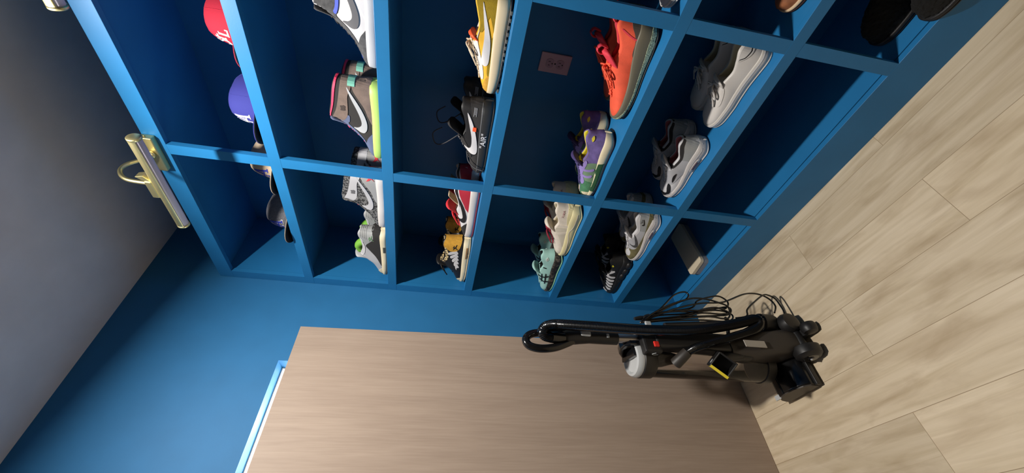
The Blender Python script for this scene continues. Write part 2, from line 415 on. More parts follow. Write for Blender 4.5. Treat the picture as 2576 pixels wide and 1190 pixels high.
def shoe(name, label, cat, L, W, rim, vamp, so, stop, sbot, up, lining, sole, out, tongue=None, tcol=None, lace=None, lcol=None, p=2.35, tuck=.22, th=.008, lend=.77, flare=.004, heelx=.0, toeh=.55, wprof=None, ot=.005, group=None, nlace=6, bow=0, ends=None, pull=None, loops=None, over=()):
    root = thing(name, label, cat, group=group)
    base = pchip(wprof or [(0, .74), (.13, .78), (.35, .75), (.5, .83), (.66, .99), (.76, 1.0), (.88, .93), (1, .80)])
    e0, e1 = .040, .066
    def wid(s):
        if s < e0: return W * base(e0 / L) * max(0, 1 - ((e0 - s) / e0) ** 2.3) ** (1 / 2.3)
        if s > L - e1: return W * base((L - e1) / L) * max(0, 1 - ((s - L + e1) / e1) ** 2.25) ** (1 / 2.1)
        return W * base(s / L)
    fr, fv, ft, fb = pchip(rim), pchip(vamp), pchip(stop), pchip(sbot)
    n = 60
    st = []
    for i in range(n + 1):
        t = i / n; st.append(L * (.55 * t + .45 * (.5 - .5 * math.cos(PI * t))))
    st = sorted(set(st + [L * .001, L * .004, L * .996, L * .999]))
    n = len(st) - 1
    NO, NR, NI, NC = 12, 3, 7, 4
    H = NO + NR + NI + NC + 1
    hv = lambda h: -.004 * math.sin(min(1, max(0, h / .07)) * PI) + heelx * sst(.05, .12, h)
    bm = bmesh.new(); G = []
    for s in st:
        wd = wid(s); z0 = ft(s) - .006; b = sst(so - .004, so + .012, s); cd = sst(.005, .016, s)
        zr = fr(min(s, so + .02)); zv = fv(max(s, so - .02)); half = []
        k = tuck * (1 - .3 * sst(.0, .03, s) * 0)
        wt = wd * (1 - k)
        for i in range(H):
            if i < NO:
                u = i / (NO - 1); X = wd * (1 - k * u ** 1.4); Z = z0 + (zr - .003 - z0) * u
            elif i < NO + NR:
                a = (i - NO + 1) / NR * PI; X = wt - th / 2 + th / 2 * math.cos(a); Z = zr - .003 + .003 * math.sin(a)
            elif i < NO + NR + NI:
                u = (i - NO - NR + 1) / NI; X = (wt - th) * (1 - u) + (wd - th) * .92 * u; Z = zr - .003 + (z0 + .014 - zr) * u
            else:
                u = (i - NO - NR - NI + 1) / (NC + 1); X = (wd - th) * .92 * (1 - u); Z = z0 + .011
            X = max(X, 0)
            if i >= NO: Z = zr - .0015 + (Z - zr + .0015) * cd
            t = i / (H - 1) * PI / 2
            DX = wd * math.cos(t) ** (2 / p); DZ = z0 + (zv - z0) * math.sin(t) ** (2 / p)
            half.append((X * (1 - b) + DX * b, Z * (1 - b) + DZ * b))
        row = []
        for sd in (-1, 1):
            hh = half if sd == -1 else half[:-1][::-1]
            for X, Z in hh:
                Y = s + hv(Z) * (1 - sst(0, .07, s))
                row.append(bm.verts.new((sd * X if not (X < 1e-7) else 0, Y, Z)))
        G.append(row)
    M = len(G[0]); lin_f = []
    for i in range(n):
        for j in range(M - 1):
            f = bm.faces.new((G[i][j], G[i][j + 1], G[i + 1][j + 1], G[i + 1][j]))
            jj = min(j, M - 2 - j)
            if jj >= NO + 1 and (st[i] + st[i + 1]) / 2 < so + .004 and st[i] > .004: lin_f.append(f)
    bmesh.ops.recalc_face_normals(bm, faces=bm.faces[:])
    bvh = BVHTree.FromBMesh(bm)
    b2 = bm.copy()
    idx = {f.index for f in lin_f} if False else None
    bm.faces.index_update(); ids = {f.index for f in lin_f}
    b2.faces.ensure_lookup_table()
    bmesh.ops.delete(bm, geom=lin_f, context='FACES')
    bmesh.ops.delete(b2, geom=[f for f in b2.faces if f.index not in ids], context='FACES')
    obj('upper', bm, up, root); obj('collar_lining', b2, lining, root)
    # sole
    def solebm(zlo, zhi, ex, bulge, m):
        bs = bmesh.new(); rows = []
        for s in st:
            q = s / L; Y = -ex + q * (L + 2 * ex) + (heelx * 0)
            wd = wid(s) * (1 + 0) + (flare if 0 < s < L else flare * .0)
            e = min(1, min(s, L - s) / .012); wd = wid(s) + flare * math.sqrt(max(0, e))
            a, c = zlo(s), zhi(s); hh = c - a
            half = [(0, a), (max(wd - .012, 0), a), (max(wd - .002, 0), a + min(.0015, hh * .3)), (wd, a + hh * .22), (wd + bulge * (1 if wd > .004 else 0), a + hh * .45), (wd, a + hh * .7), (max(wd - .0015, 0), c - hh * .05), (max(wd - .004, 0), c), (0, c - .001)]
            row = [bs.verts.new((-x, Y, z)) for x, z in half] + [bs.verts.new((x, Y, z)) for x, z in half[::-1][1:-1]]
            rows.append(row)
        K = len(rows[0])
        for A, B in zip(rows, rows[1:]):
            for k in range(K): bs.faces.new((A[k], A[(k + 1) % K], B[(k + 1) % K], B[k]))
        bs.faces.new(rows[0]); bs.faces.new(rows[-1])
        return bs
    ms = solebm(lambda s: fb(s) + ot, ft, .004, .0015, sole); bmesh.ops.recalc_face_normals(ms, faces=ms.faces[:]); sb = BVHTree.FromBMesh(ms)
    obj('midsole', ms, sole, root)
    obj('outsole', solebm(fb, lambda s: fb(s) + ot + .001, .0035, 0, out), out, root)
    if tongue:
        P = [Vector((0, a, b)) for a, b in tongue[0]]; P = catmull(P, 4); ww = tongue[1]
        N = len(P)
        bt = TUBE(P, [ww * (.8 + .2 * math.sin(min(1, i / (N - 1) * 1.3) * PI / 2)) * (1 if i < N - 1 else .8) for i in range(N)], n=16, flat=tongue[2] if len(tongue) > 2 else .16, up=None)
        # gentle arch across
        for v in bt.verts: v.co.z -= 9 * v.co.x ** 2
        obj('tongue', bt, tcol or up, root)
    if lace:
        s0, s1 = lace; bl = bmesh.new(); prev = None
        for k in range(nlace):
            s = s0 + (s1 - s0) * k / (nlace - 1); e = .021 - .006 * k / nlace
            for dd in ((0, .004), (.003, -.006)):
                pts = []
                for q in range(7):
                    x = -e + 2 * e * q / 6; y = s + dd[0] + dd[1] * (q / 3 - 1) * (1 if k % 2 else -1)
                    hh = bvh.ray_cast(Vector((x, y, .3)), Vector((0, 0, -1)))
                    z = max(hh[0].z if hh[0] else 0, fv(y) * .9 if tongue and y < so + .03 else 0)
                    pts.append((x, y, z + .0028 + (.0015 if dd[0] else 0)))
                tube(bl, pts, .0038, 6, .6)
        if bow:
            s = s0 + .008; z = fv(max(s, so + .012)) + .006
            for sd in (-1, 1):
                tube(bl, catmull([(0, s, z), (sd * .016, s + .004, z + .008 * bow), (sd * .033, s + .016, z - .002), (sd * .036, s + .03, z - .014), (sd * .026, s + .028, z - .008), (sd * .01, s + .012, z + .002), (0, s, z)], 4), .0030, 6)
                tube(bl, catmull([(0, s, z), (sd * .018, s + .016, z + .003), (sd * .03, s + .04, z - .014), (sd * .034, s + .058, z - .026)], 4), .0030, 6)
            lathe(bl, [(.001, -.004), (.005, -.002), (.005, .002), (.001, .004)], 'x', (0, s, z), 8)
        for E_ in (ends or []): tube(bl, catmull(E_, 5), .0021, 6)
        obj('laces', bl, lcol, root)
    if loops:
        z = rim[1][1]; e = tongue[0][-1]
        obj('heel_loop', TUBE(catmull([(0, .006, z - .03), (0, -.012, z - .012), (0, -.010, z + .008), (0, .004, z + .014), (0, .016, z + .004), (0, .014, z - .016)], 5), .009, 8, flat=.25, up=(0, 1, .2)), loops, root)
        obj('tongue_loop', TUBE(catmull([(0, e[0] + .006, e[1] - .018), (0, e[0] + .014, e[1] + .004), (0, e[0] + .004, e[1] + .018), (0, e[0] - .010, e[1] + .010), (0, e[0] - .006, e[1] - .012)], 5), .012, 8, flat=.22, up=(0, 1, .2)), loops, root)
    if pull:
        obj('pull_tab', BOX(-.009, .009, pull[0] - .003, pull[0] + .002, pull[1], pull[2]), pull[3], root, bev=.001, smooth=False)
    for o in over:
        kw = dict(o[3]) if len(o) > 3 else {}
        tgt = sb if kw.pop('on', 'upper') == 'sole' else bvh
        if isinstance(o[1], str): text_on(root, o[0], tgt, o[1], *kw.pop('at'), kw.pop('size'), o[2], **kw)
        else: overlay(root, o[0], tgt, o[1], o[2], top=(None if tgt is sb else (lambda q: fr(max(q, 0)) - .003 if q < so else fv(q))), **kw)
    return root
def place(r, xs, y, z, yaw=0, W=.05):
    r.location = (xs + W, y, z + .0004); r.rotation_euler = (0, 0, yaw); return r
def mate(r, label, dx, dy=0, yaw=0):
    c = copy_tree(r); c.location = r.location + Vector((dx, dy, 0)); c.rotation_euler = (0, 0, r.rotation_euler.z + yaw); c['label'] = label
    n_ = r['label']
    for q in (', front', ', in front', ', toe', ', nearest'): n_ = n_.split(q)[0]
    c['group'] = r['group'] = 'pair: ' + n_
    return c
# materials
blk = mat('black_leather', (26, 25, 27), .5, bump=.2); blks = mat('black_suede', (44, 42, 42), .9, bump=.3)
wht = mat('white_leather', (208, 206, 208), .45, bump=.1); whs = mat('white_rubber', (206, 200, 196), .5); crm = mat('cream_rubber', (226, 212, 178), .55)
gry = mat('grey_leather', (158, 160, 160), .5, bump=.15); slv = mat('silver_leather', (176, 178, 182), .35); chr_ = mat('charcoal_suede', (72, 72, 74), .9, bump=.4, var=.15, vs=90)
brn = mat('taupe_suede', (112, 96, 88), .9, bump=.3, var=.08, vs=40); pnk = mat('hot_pink', (240, 60, 100), .6); neo = mat('neon_yellow_rubber', (178, 208, 108), .5)
slt = mat('slate_blue_suede', (88, 98, 128), .85, bump=.2); tea = mat('mint_tab', (120, 190, 170), .6); red = mat('red_leather', (178, 42, 60), .5, bump=.15); rdl = mat('red_laces', (215, 50, 60), .7)
roy = mat('royal_blue_rubber', (62, 84, 200), .5); lgr = mat('light_grey_leather', (178, 178, 182), .5, bump=.1); grn = mat('green_lining', (118, 178, 60), .7); pur = mat('purple_fabric', (128, 108, 200), .7)
cem = pat('cracked_cement_print', (40, 40, 42), (112, 112, 112), 130, .46, .56); gld = mat('mustard_suede', (196, 146, 50), .9, bump=.4, var=.06, vs=80)
leo = pat('leopard_print', (40, 30, 26), (224, 200, 150), 110, .44, .5); gum = mat('gum_rubber', (170, 125, 75), .5)
yel = mat('yellow_mesh', (222, 170, 36), .7, bump=.3, bs=900); ysu = mat('mustard_suede_dark', (146, 120, 14), .9, bump=.3, var=.05, vs=60); orn = mat('orange_nylon', (235, 90, 45), .6); tan_ = mat('tan_laces', (206, 188, 160), .75)
# --- row 2: high tops
HR = [(0, .149), (.03, .156), (.08, .165), (.13, .174), (.16, .166)]
HV = [(.11, .172), (.142, .160), (.160, .132), (.19, .095), (.215, .072), (.245, .060), (.27, .052), (.285, .042), (.29, .034)]
HS = [(0, .040), (.15, .036), (.29, .036)]; HB = [(0, .0015), (.04, 0), (.22, 0), (.29, .007)]
HT = ([(.175, .092), (.158, .122), (.148, .152), (.143, .178)], .033)
def hightop(label, side, heel, ankle, band, stay, toe, tip, chk, sole, out, tng, lcs, lining, extra=(), top=None):
    ov = [('heel_panel', [[(-.012, .02), (-.012, .098), (.02, .093), (.05, .078), (.085, .058), (.12, .046), (.15, .02)]], heel, dict(lift=.0014)),
          ('collar_band', [[(-.012, .122), (-.012, .19), (.135, .19), (.145, .168), (.1, .147), (.05, .135), (.02, .128)]], band, dict(lift=.0010)),
          ('ankle_panel', [[(-.012, .098), (-.012, .124), (.02, .130), (.06, .138), (.105, .15), (.138, .165), (.154, .157), (.158, .145), (.128, .118), (.104, .112), (.05, .108), (.02, .096)]], ankle, dict(lift=.0020)),
          ('eyestay', [[(.118, .112), (.152, .155), (.162, .147), (.185, .112), (.212, .083), (.236, .070), (.232, .056), (.205, .060), (.175, .082), (.15, .112), (.138, .108)]], stay, dict(lift=.0017)),
          ('toe_guard', [[(.17, .02), (.18, .044), (.205, .056), (.232, .056), (.25, .048), (.275, .042), (.305, .04), (.305, .02)]], tip, dict(lift=.0015)),
          ('check_logo', [tf(CHECK, .018, .057, .152, .052, -.04)], chk, dict(lift=.0024, split=True, step=.004))]
    if toe is not side: ov.insert(0, ('toe_box', [[(.225, .02), (.222, .08), (.25, .08), (.31, .06), (.31, .02)]], toe, dict(lift=.0006)))
    if top: ov.append(('collar_trim', [[(-.012, .141), (-.012, .20), (.14, .20), (.142, .172), (.12, .166), (.09, .157), (.04, .147), (.01, .141)]], top, dict(lift=.0032)))
    return shoe('high_top_sneaker', label, 'sneaker', .285, .048, HR, HV, .132, HS, HB, side, lining, sole, out, HT, tng, (.150, .225), lcs, over=ov + list(extra), th=.009, tuck=.24, nlace=7)
r = hightop('white high-top with charcoal toe, grey check and royal blue outsole', wht, wht, chr_, chr_, chr_, chr_, chr_, mat('grey_check', (96, 96, 100), .8), lgr, roy, chr_, blks, chr_,
            [('royal_patch', [[(.100, .110), (.125, .114), (.138, .119), (.142, .112), (.128, .106), (.105, .103)]], roy, dict(lift=.0028)), ('toe_dot', [tf([(0, 0), (.5, .3), (.8, 1), (.3, 1.1), (-.2, .6)], .252, .050, .014, .012)], roy, dict(lift=.0012))])
place(r, .05, .527, SH[2], 0, .048)
r = hightop('taupe high-top with pink collar and laces, neon yellow sole, front one of its pair', blks, brn, brn, blks, slt, slt, slt, slv, neo, mat('grey_rubber', (110, 108, 100), .6), slt, pnk, blks,
            [('heel_tab', [[(-.012, .086), (-.012, .108), (.016, .106), (.016, .084)]], tea, dict(lift=.0032, smooth=False)), ('toe_dot', [tf([(0, 0), (.5, .3), (.8, 1), (.3, 1.1), (-.2, .6)], .250, .050, .012, .010)], tea, dict(lift=.0012)),
             ('wings_logo', [tf([(0, .3), (.1, .6), (.2, 1), (.6, .9), (.95, 1), (1, .5), (.9, .1), (.55, .1), (.2, 0)], .084, .118, .020, .017)], mat('dark_taupe', (64, 54, 50), .9), dict(lift=.0028))], top=pnk)
place(r, .05, .864, SH[2], 0, .048)
mate(r, 'taupe high-top with pink collar and neon sole, rear one of its pair', .118, .008)
r = hightop('cement grey high-top with red laces and red heel mark, in front of its mate', cem, mat('grey_canvas', (150, 150, 150), .8, bump=.4, bs=900), lgr, cem, cem, cem, cem, lgr, whs, mat('speckled_grey_rubber', (140, 140, 140), .7, var=.3, vs=300), cem, rdl, blks,
            [('heel_mark', [[(.0, .074), (.014, .062), (.03, .072), (.026, .063), (.018, .052), (.026, .042), (.014, .053), (.003, .044), (.004, .054), (.002, .064)]], rdl, dict(lift=.0032, smooth=False)),
             ('wings_logo', [tf([(0, .3), (.1, .6), (.2, 1), (.6, .9), (.95, 1), (1, .5), (.9, .1), (.55, .1), (.2, 0)], .084, .118, .020, .017)], mat('grey_check', (96, 96, 100)), dict(lift=.0028))])
place(r, .045, 1.222, SH[2], 0, .048)
mate(r, 'cement grey high-top with red heel mark, half hidden behind the post', .12, .0)
# --- mid tops with leaping figure
MR = [(0, .118), (.02, .126), (.06, .116), (.1, .112), (.14, .122), (.165, .135)]
MV = [(.13, .135), (.155, .128), (.175, .112), (.2, .082), (.225, .066), (.25, .056), (.275, .046), (.29, .03)]
MS = [(0, .034), (.1, .032), (.2, .028), (.29, .026)]; MB = [(0, .002), (.05, 0), (.2, 0), (.29, .010)]
r = shoe('mid_top_sneaker', 'light grey and black mid-top with bright green lining, front one of its pair', 'sneaker', .288, .048, MR, MV, .138, MS, MB, lgr, grn, crm, mat('dark_grey_rubber', (70, 70, 70), .7), ([(.185, .084), (.170, .108), (.163, .128), (.164, .150)], .036, .2), lgr, (.168, .225), pur, nlace=6, tuck=.25, th=.012,
         over=[('heel_panel', [[(-.012, .07), (-.012, .14), (.03, .13), (.055, .11), (.075, .09), (.05, .068), (.02, .06)]], gry, dict(lift=.0016)),
               ('side_wrap', [[(-.012, .018), (-.012, .068), (.03, .058), (.06, .078), (.085, .094), (.11, .08), (.15, .05), (.2, .026), (.2, .018)]], cem if 0 else blks, dict(lift=.0022)),
               ('collar_pad', [[(.04, .114), (.07, .104), (.1, .098), (.14, .104), (.165, .124), (.168, .16), (.13, .16), (.06, .16)]], wht, dict(lift=.0018)),
               ('toe_guard', [[(.215, .01), (.222, .034), (.245, .046), (.262, .042), (.3, .036), (.3, .01)]], crm, dict(lift=.0014)),
               ('toe_patch', [[(.258, .03), (.262, .054), (.28, .056), (.292, .04), (.285, .03)]], blks, dict(lift=.002)),
               ('leaping_logo', [tf(FIGURE, .016, .062, .030, .022, -.2)], mat('green_print', (104, 140, 104), .7), dict(lift=.003, smooth=False)),
               ('air_window', [[(.075, .009), (.075, .020), (.112, .020), (.112, .009)]], mat('smoke_window', (90, 85, 70), .2), dict(on='sole', smooth=False, lift=.0008, split=True))] +
              [('heel_rib', [[(-.01, .088 + .0075 * k), (.04 - .004 * k, .088 + .0075 * k), (.04 - .004 * k, .0900 + .0075 * k), (-.01, .0900 + .0075 * k)]], mat('grey_rib', (120, 122, 122), .6), dict(lift=.0022, smooth=False)) for k in range(4)])
obj('collar_padding', TUBE(catmull([(.0, .085, .095), (.0, .098, .122), (.0, .122, .136), (.0, .148, .126)], 4), .019, 12, flat=.8), grn, r)
place(r, .022, 1.522, SH[2], 0, .048)
mate(r, 'light grey and black mid-top with bright green lining, rear one of its pair', .118, .0)
zw = wht
st_ = [[(.055 + .022 * k, .058 - .002 * k), (.062 + .022 * k, .075 - .004 * k), (.078 + .022 * k, .096 - .010 * k), (.088 + .022 * k, .090 - .010 * k), (.076 + .022 * k, .070 - .005 * k), (.072 + .022 * k, .052 - .003 * k)] for k in range(5)]
r = shoe('mid_top_sneaker', 'black mid-top with mustard heel and zebra stripes, front one of its pair', 'sneaker', .288, .048, MR, MV, .138, MS, MB, blk, leo, crm, mat('cream_outsole', (205, 185, 150), .7), ([(.185, .084), (.170, .108), (.162, .130), (.160, .150)], .036, .2), blk, (.168, .225), blk, nlace=6, tuck=.25, th=.012, bow=1,
         over=[('heel_panel', [[(-.012, .05), (-.012, .14), (.03, .13), (.05, .105), (.062, .085), (.05, .058), (.02, .046)]], gld, dict(lift=.0016)),
               ('collar_pad', [[(.04, .114), (.07, .098), (.1, .094), (.13, .1), (.15, .118), (.158, .16), (.13, .16), (.06, .16)]], leo, dict(lift=.0018)),
               ('zebra_stripes', st_, wht, dict(lift=.0024, split=True)),
               ('leaping_logo', [tf(FIGURE, .014, .060, .030, .024, -.2)], blk, dict(lift=.0028, smooth=False)),
               ('toe_guard', [[(.235, .01), (.24, .034), (.262, .042), (.3, .036), (.3, .01)]], crm, dict(lift=.0014)),
               ('air_window', [[(.02, .004), (.02, .020), (.095, .018), (.095, .004)]], gum, dict(on='sole', smooth=False, lift=.0008, split=True))])
place(r, .028, 1.533, SH[3], 0, .048)
mate(r, 'black mid-top with mustard heel and zebra stripes, rear one of its pair', .11, -.006)
# --- row 3
LR = [(0, .092), (.02, .098), (.05, .090), (.09, .080), (.12, .086), (.15, .098)]
LV = [(.1, .10), (.13, .096), (.16, .082), (.19, .070), (.22, .061), (.25, .052), (.275, .043), (.29, .028)]
r = shoe('low_top_sneaker', 'yellow low-top with white check, cream sole and black lugs', 'sneaker', .29, .049, [(a, b + .008) for a, b in LR], [(a, b + .009) for a, b in LV], .12, [(0, .047), (.1, .044), (.2, .040), (.29, .036)], [(0, .004), (.05, .001), (.2, .001), (.29, .010)], yel, whs, mat('sand_rubber', (214, 194, 158), .6), blk, ([(.150, .070), (.134, .090), (.124, .102), (.117, .112)], .035, .2), orn, (.135, .235), tan_, nlace=8, bow=1.4, ot=.007, p=2.5,
         over=[('heel_panel', [[(-.012, .02), (-.012, .12), (.03, .11), (.065, .09), (.09, .088), (.105, .078), (.085, .068), (.06, .06), (.085, .048), (.14, .03), (.14, .02)]], ysu, dict(lift=.0014)),
               ('side_rail', [[(.1, .02), (.12, .048), (.2, .048), (.225, .04), (.225, .02)]], ysu, dict(lift=.0010)),
               ('eyestay', [[(.1, .098), (.13, .106), (.165, .09), (.2, .074), (.235, .064), (.235, .054), (.2, .06), (.16, .074), (.125, .086), (.1, .084)]], whs, dict(lift=.0018)),
               ('toe_guard', [[(.215, .02), (.225, .044), (.25, .052), (.275, .05), (.3, .045), (.3, .02)]], gld, dict(lift=.0016)),
               ('check_logo', [[(.025, .083), (.07, .066), (.12, .050), (.16, .046), (.185, .047), (.193, .056), (.185, .066), (.16, .068), (.11, .068), (.07, .075)]], wht, dict(lift=.0026, split=True))] +
              [('sole_lug', [[(.03 + .019 * k, .0015), (.03 + .019 * k, .008), (.041 + .019 * k, .008), (.041 + .019 * k, .0015)]], mat('grey_lug', (120, 116, 105), .7), dict(on='sole', smooth=False, lift=.001)) for k in range(0)])
for sd in (-1, 1):
    lug = bmesh.new()
    for k in range(13): box(lug, sd * .043 - .006, sd * .043 + .006, .03 + .019 * k, .041 + .019 * k, .0005, .007)
    obj('sole_lugs', lug, mat('grey_lug', (90, 88, 82), .7), r, smooth=False, bev=.001)
place(r, .055, .545, SH[3], 0, .049)
AR = [(0, .108), (.02, .112), (.06, .098), (.1, .090), (.13, .098), (.16, .108)]
AV = [(.12, .112), (.145, .108), (.17, .092), (.2, .072), (.23, .062), (.26, .056), (.28, .048), (.295, .03)]
r = shoe('low_top_sneaker', 'black low-top with white check, orange tag and loose laces, in front of its mate', 'sneaker', .292, .05, AR, AV, .132, [(0, .045), (.1, .042), (.2, .036), (.292, .032)], [(0, .001), (.05, 0), (.22, 0), (.292, .008)], blk, mat('black_lining', (14, 14, 15), .9), mat('black_rubber', (38, 38, 38), .55), mat('black_outsole', (30, 30, 30), .7), ([(.165, .072), (.138, .100), (.118, .124), (.100, .150)], .036, .16), blks, (.148, .225), mat('grey_black_laces', (70, 70, 74), .7), nlace=5,
         ends=[[(-.02, .20, .075), (-.05, .222, .065), (-.068, .235, .04), (-.082, .232, .012)], [(0, .15, .11), (-.01, .19, .16), (.0, .20, .19), (.01, .165, .2), (.0, .13, .17)]],
         over=[('heel_panel', [[(-.012, .02), (-.012, .08), (.02, .078), (.05, .07), (.08, .055), (.1, .035), (.1, .02)]], blks, dict(lift=.0014)),
               ('eyestay', [[(.12, .12), (.15, .115), (.18, .094), (.215, .07), (.23, .06), (.205, .056), (.17, .07), (.14, .09), (.115, .098)]], blks, dict(lift=.0018)),
               ('toe_guard', [[(.19, .02), (.2, .05), (.235, .062), (.26, .062), (.31, .05), (.31, .02)]], blks, dict(lift=.0012)),
               ('check_logo', [[(.035, .088), (.06, .072), (.1, .056), (.14, .045), (.17, .040), (.186, .043), (.19, .055), (.183, .07), (.168, .085), (.17, .068), (.158, .062), (.13, .064), (.09, .074)]], wht, dict(lift=.0028, split=True)),
               ('orange_tag', [[(.085, .052), (.085, .064), (.101, .064), (.101, .052)]], orn, dict(lift=.004, smooth=False, sides=(-1,))),
               ('sole_lettering', '"AIR"', wht, dict(on='sole', at=(.13, .024), size=.026, side=-1)),
               ('small_print', [[(.014, .058 + .004 * k), (.014, .0595 + .004 * k), (.042 - .006 * (k % 2), .0595 + .004 * k), (.042 - .006 * (k % 2), .058 + .004 * k)] for k in range(3)], lgr, dict(lift=.0030, smooth=False)),
               ('sole_line', [[(.0, .040), (.0, .0425), (.1, .0395), (.2, .0335), (.29, .03), (.29, .028), (.2, .0315), (.1, .037)]], mat('grey_stitch', (110, 110, 112), .7), dict(on='sole', lift=.0008))])
place(r, .045, .868, SH[3], -.04, .05)
mate(r, 'black low-top with white check, rear one of its pair', .152, .004)
r = shoe('low_top_sneaker', 'red, white and black low-top with red tongue, in front of its mate', 'sneaker', .285, .048, [(0, .098), (.02, .104), (.06, .090), (.1, .080), (.13, .086), (.16, .096)], LV, .128, HS, HB, wht, mat('tan_lining', (200, 178, 146), .8), whs, mat('dark_red_rubber', (120, 40, 60), .6), ([(.165, .066), (.145, .090), (.130, .110), (.120, .128)], .035, .2), rdl, (.14, .22), rdl, nlace=6, bow=.8,
         over=[('heel_panel', [[(-.012, .02), (-.012, .085), (.03, .082), (.06, .072), (.09, .058), (.115, .045), (.125, .02)]], red, dict(lift=.0014)),
               ('collar_band', [[(-.012, .088), (-.012, .115), (.05, .11), (.1, .098), (.105, .084), (.06, .082), (.02, .09)]], blk, dict(lift=.0014)),
               ('toe_guard', [[(.18, .02), (.19, .044), (.215, .054), (.235, .052), (.25, .044), (.3, .038), (.3, .02)]], blks, dict(lift=.0016)),
               ('check_logo', [tf(CHECK, .055, .044, .125, .04, -.02)], blk, dict(lift=.0026, split=True))])
obj('inner_collar', TUBE(catmull([(.0, .112, .06), (.0, .096, .088), (.0, .080, .108), (.0, .066, .122)], 4), [.028 - .0009 * k for k in range(13)], 14, flat=.18), mat('tan_lining', (200, 178, 146)), r)
place(r, .04, 1.222, SH[3], 0, .048)
mate(r, 'red, white and black low-top, rear one of its pair, half hidden behind the post', .118, .008)
# --- row 4
ora = mat('coral_orange_knit', (238, 92, 62), .75, bump=.4, bs=900, var=.05, vs=25); cor = mat('coral_red_knit', (226, 62, 80), .75, bump=.4, bs=900); olv = mat('olive_grey_rubber', (104, 98, 82), .5)
lat = pat('lattice_sole', (52, 56, 46), (190, 205, 170), 190, .02, .10, 'edge', .5)
RR = [(0, .122), (.02, .130), (.05, .112), (.085, .098), (.11, .104), (.14, .112)]
RV = [(.1, .115), (.13, .112), (.16, .096), (.19, .080), (.22, .067), (.25, .056), (.28, .045), (.3, .034), (.308, .026)]
r = shoe('running_shoe', 'coral orange knit running shoe with olive lattice sole, front one of its pair', 'sneaker', .30, .05, RR, RV, .112, [(0, .064), (.04, .066), (.1, .055), (.17, .041), (.24, .036), (.3, .037)], [(0, .014), (.03, .006), (.1, 0), (.2, 0), (.3, .014)], ora, cor, olv, blk, ([(.150, .072), (.130, .100), (.112, .122), (.095, .142)], .036, .24), cor, (.132, .225), ora, nlace=7, bow=1.6, th=.017, tuck=.30, flare=.007, ot=.004, loops=cor,
         over=[('heel_cup', [[(-.012, .03), (-.012, .088), (.012, .088), (.03, .076), (.05, .066), (.09, .058), (.09, .03)]], mat('dark_olive_cup', (84, 74, 66), .7), dict(lift=.0016)),
               ('heel_stripe', [[(.024, .112), (.0275, .113), (.041, .082), (.045, .064), (.041, .064), (.0365, .082)]], cor, dict(lift=.0016)),
               ('sole_lattice', [[(-.01, .012), (-.01, .030), (.05, .028), (.1, .021), (.17, .017), (.24, .018), (.31, .034), (.31, .012), (.24, .004), (.17, .003), (.1, .003), (.05, .006)]], lat, dict(on='sole', lift=.0014))])
place(r, .045, .542, SH[4], .02, .05)
mate(r, 'coral orange knit running shoe with olive lattice sole, rear one of its pair', .12, -.004)
vio = mat('purple_suede', (108, 92, 150), .9, bump=.3, var=.12, vs=40); lil = mat('lilac_leather', (150, 132, 196), .7); ylw = mat('yellow_lining', (226, 212, 60), .7); gsu = mat('green_suede', (70, 122, 88), .95, bump=.5, var=.1, vs=60); dgn = mat('dark_green_rubber', (42, 84, 54), .6)
GR = [(0, .098), (.02, .106), (.05, .094), (.08, .080), (.11, .086), (.14, .1)]
GV = [(.1, .105), (.125, .104), (.15, .09), (.18, .073), (.21, .062), (.24, .054), (.265, .046), (.285, .028)]
GS = [(0, .040), (.05, .040), (.12, .034), (.2, .028), (.285, .026)]; GB = [(0, .008), (.03, .001), (.2, 0), (.285, .012)]
grid = [[(.13, .045), (.135, .085), (.141, .084), (.137, .044)], [(.16, .04), (.163, .076), (.169, .075), (.166, .04)]]
r = shoe('running_shoe', 'purple and green suede running shoe with yellow lining, front one of its pair', 'sneaker', .285, .049, GR, GV, .115, GS, GB, vio, ylw, crm, mat('navy_rubber', (30, 30, 50), .6), ([(.150, .066), (.133, .090), (.120, .108), (.110, .126)], .035, .2), mat('dark_purple', (66, 54, 104), .7), (.135, .215), mat('navy_purple_laces', (70, 62, 110), .7), nlace=6, tuck=.30, th=.012,
         over=[('side_panel', [[(.115, .02), (.125, .08), (.17, .08), (.2, .06), (.21, .02)]], mat('sage_mesh', (112, 140, 112), .8), dict(lift=.0010)),
               ('toe_box', [[(.2, .01), (.19, .06), (.205, .075), (.26, .07), (.31, .05), (.31, .01)]], gsu, dict(lift=.0014)),
               ('eyestay', [[(.11, .078), (.14, .09), (.16, .096), (.19, .072), (.215, .058), (.195, .055), (.165, .07), (.14, .072), (.115, .07)]], lil, dict(lift=.0022)),
               ('collar_trim', [[(.036, .0985), (.036, .106), (.08, .1), (.12, .11), (.125, .092), (.108, .0825), (.09, .0765), (.075, .078), (.055, .088)]], ylw, dict(lift=.0008)),
               ('side_stripes', [[(.132, .04), (.14, .06), (.142, .084), (.15, .084), (.149, .06), (.142, .04)], [(.158, .04), (.166, .056), (.168, .075), (.176, .074), (.175, .056), (.168, .04)]], lil, dict(lift=.0026)),
               ('heel_badge', [[(.008, .080), (.016, .086), (.026, .081), (.016, .076)]], ylw, dict(lift=.0026)),
               ('toe_guard', [[(.235, .01), (.238, .036), (.25, .046), (.258, .038), (.275, .042), (.3, .036), (.3, .01)]], crm, dict(lift=.0024)),
               ('sole_panel', [[(.1, .004), (.11, .036), (.15, .034), (.225, .026), (.225, .004)]], dgn, dict(on='sole', lift=.0012, smooth=False))])
place(r, .022, .902, SH[4], 0, .049)
mate(r, 'purple and green suede running shoe with yellow lining, rear one of its pair', .115, -.008)
cre = mat('off_white_mesh', (216, 206, 192), .75, bump=.3, bs=700, var=.03, vs=50); crp = mat('cream_panel', (200, 192, 176), .7); wine = mat('wine_red_laces', (140, 26, 50), .7); ivs = mat('ivory_rubber', (216, 206, 160), .6)
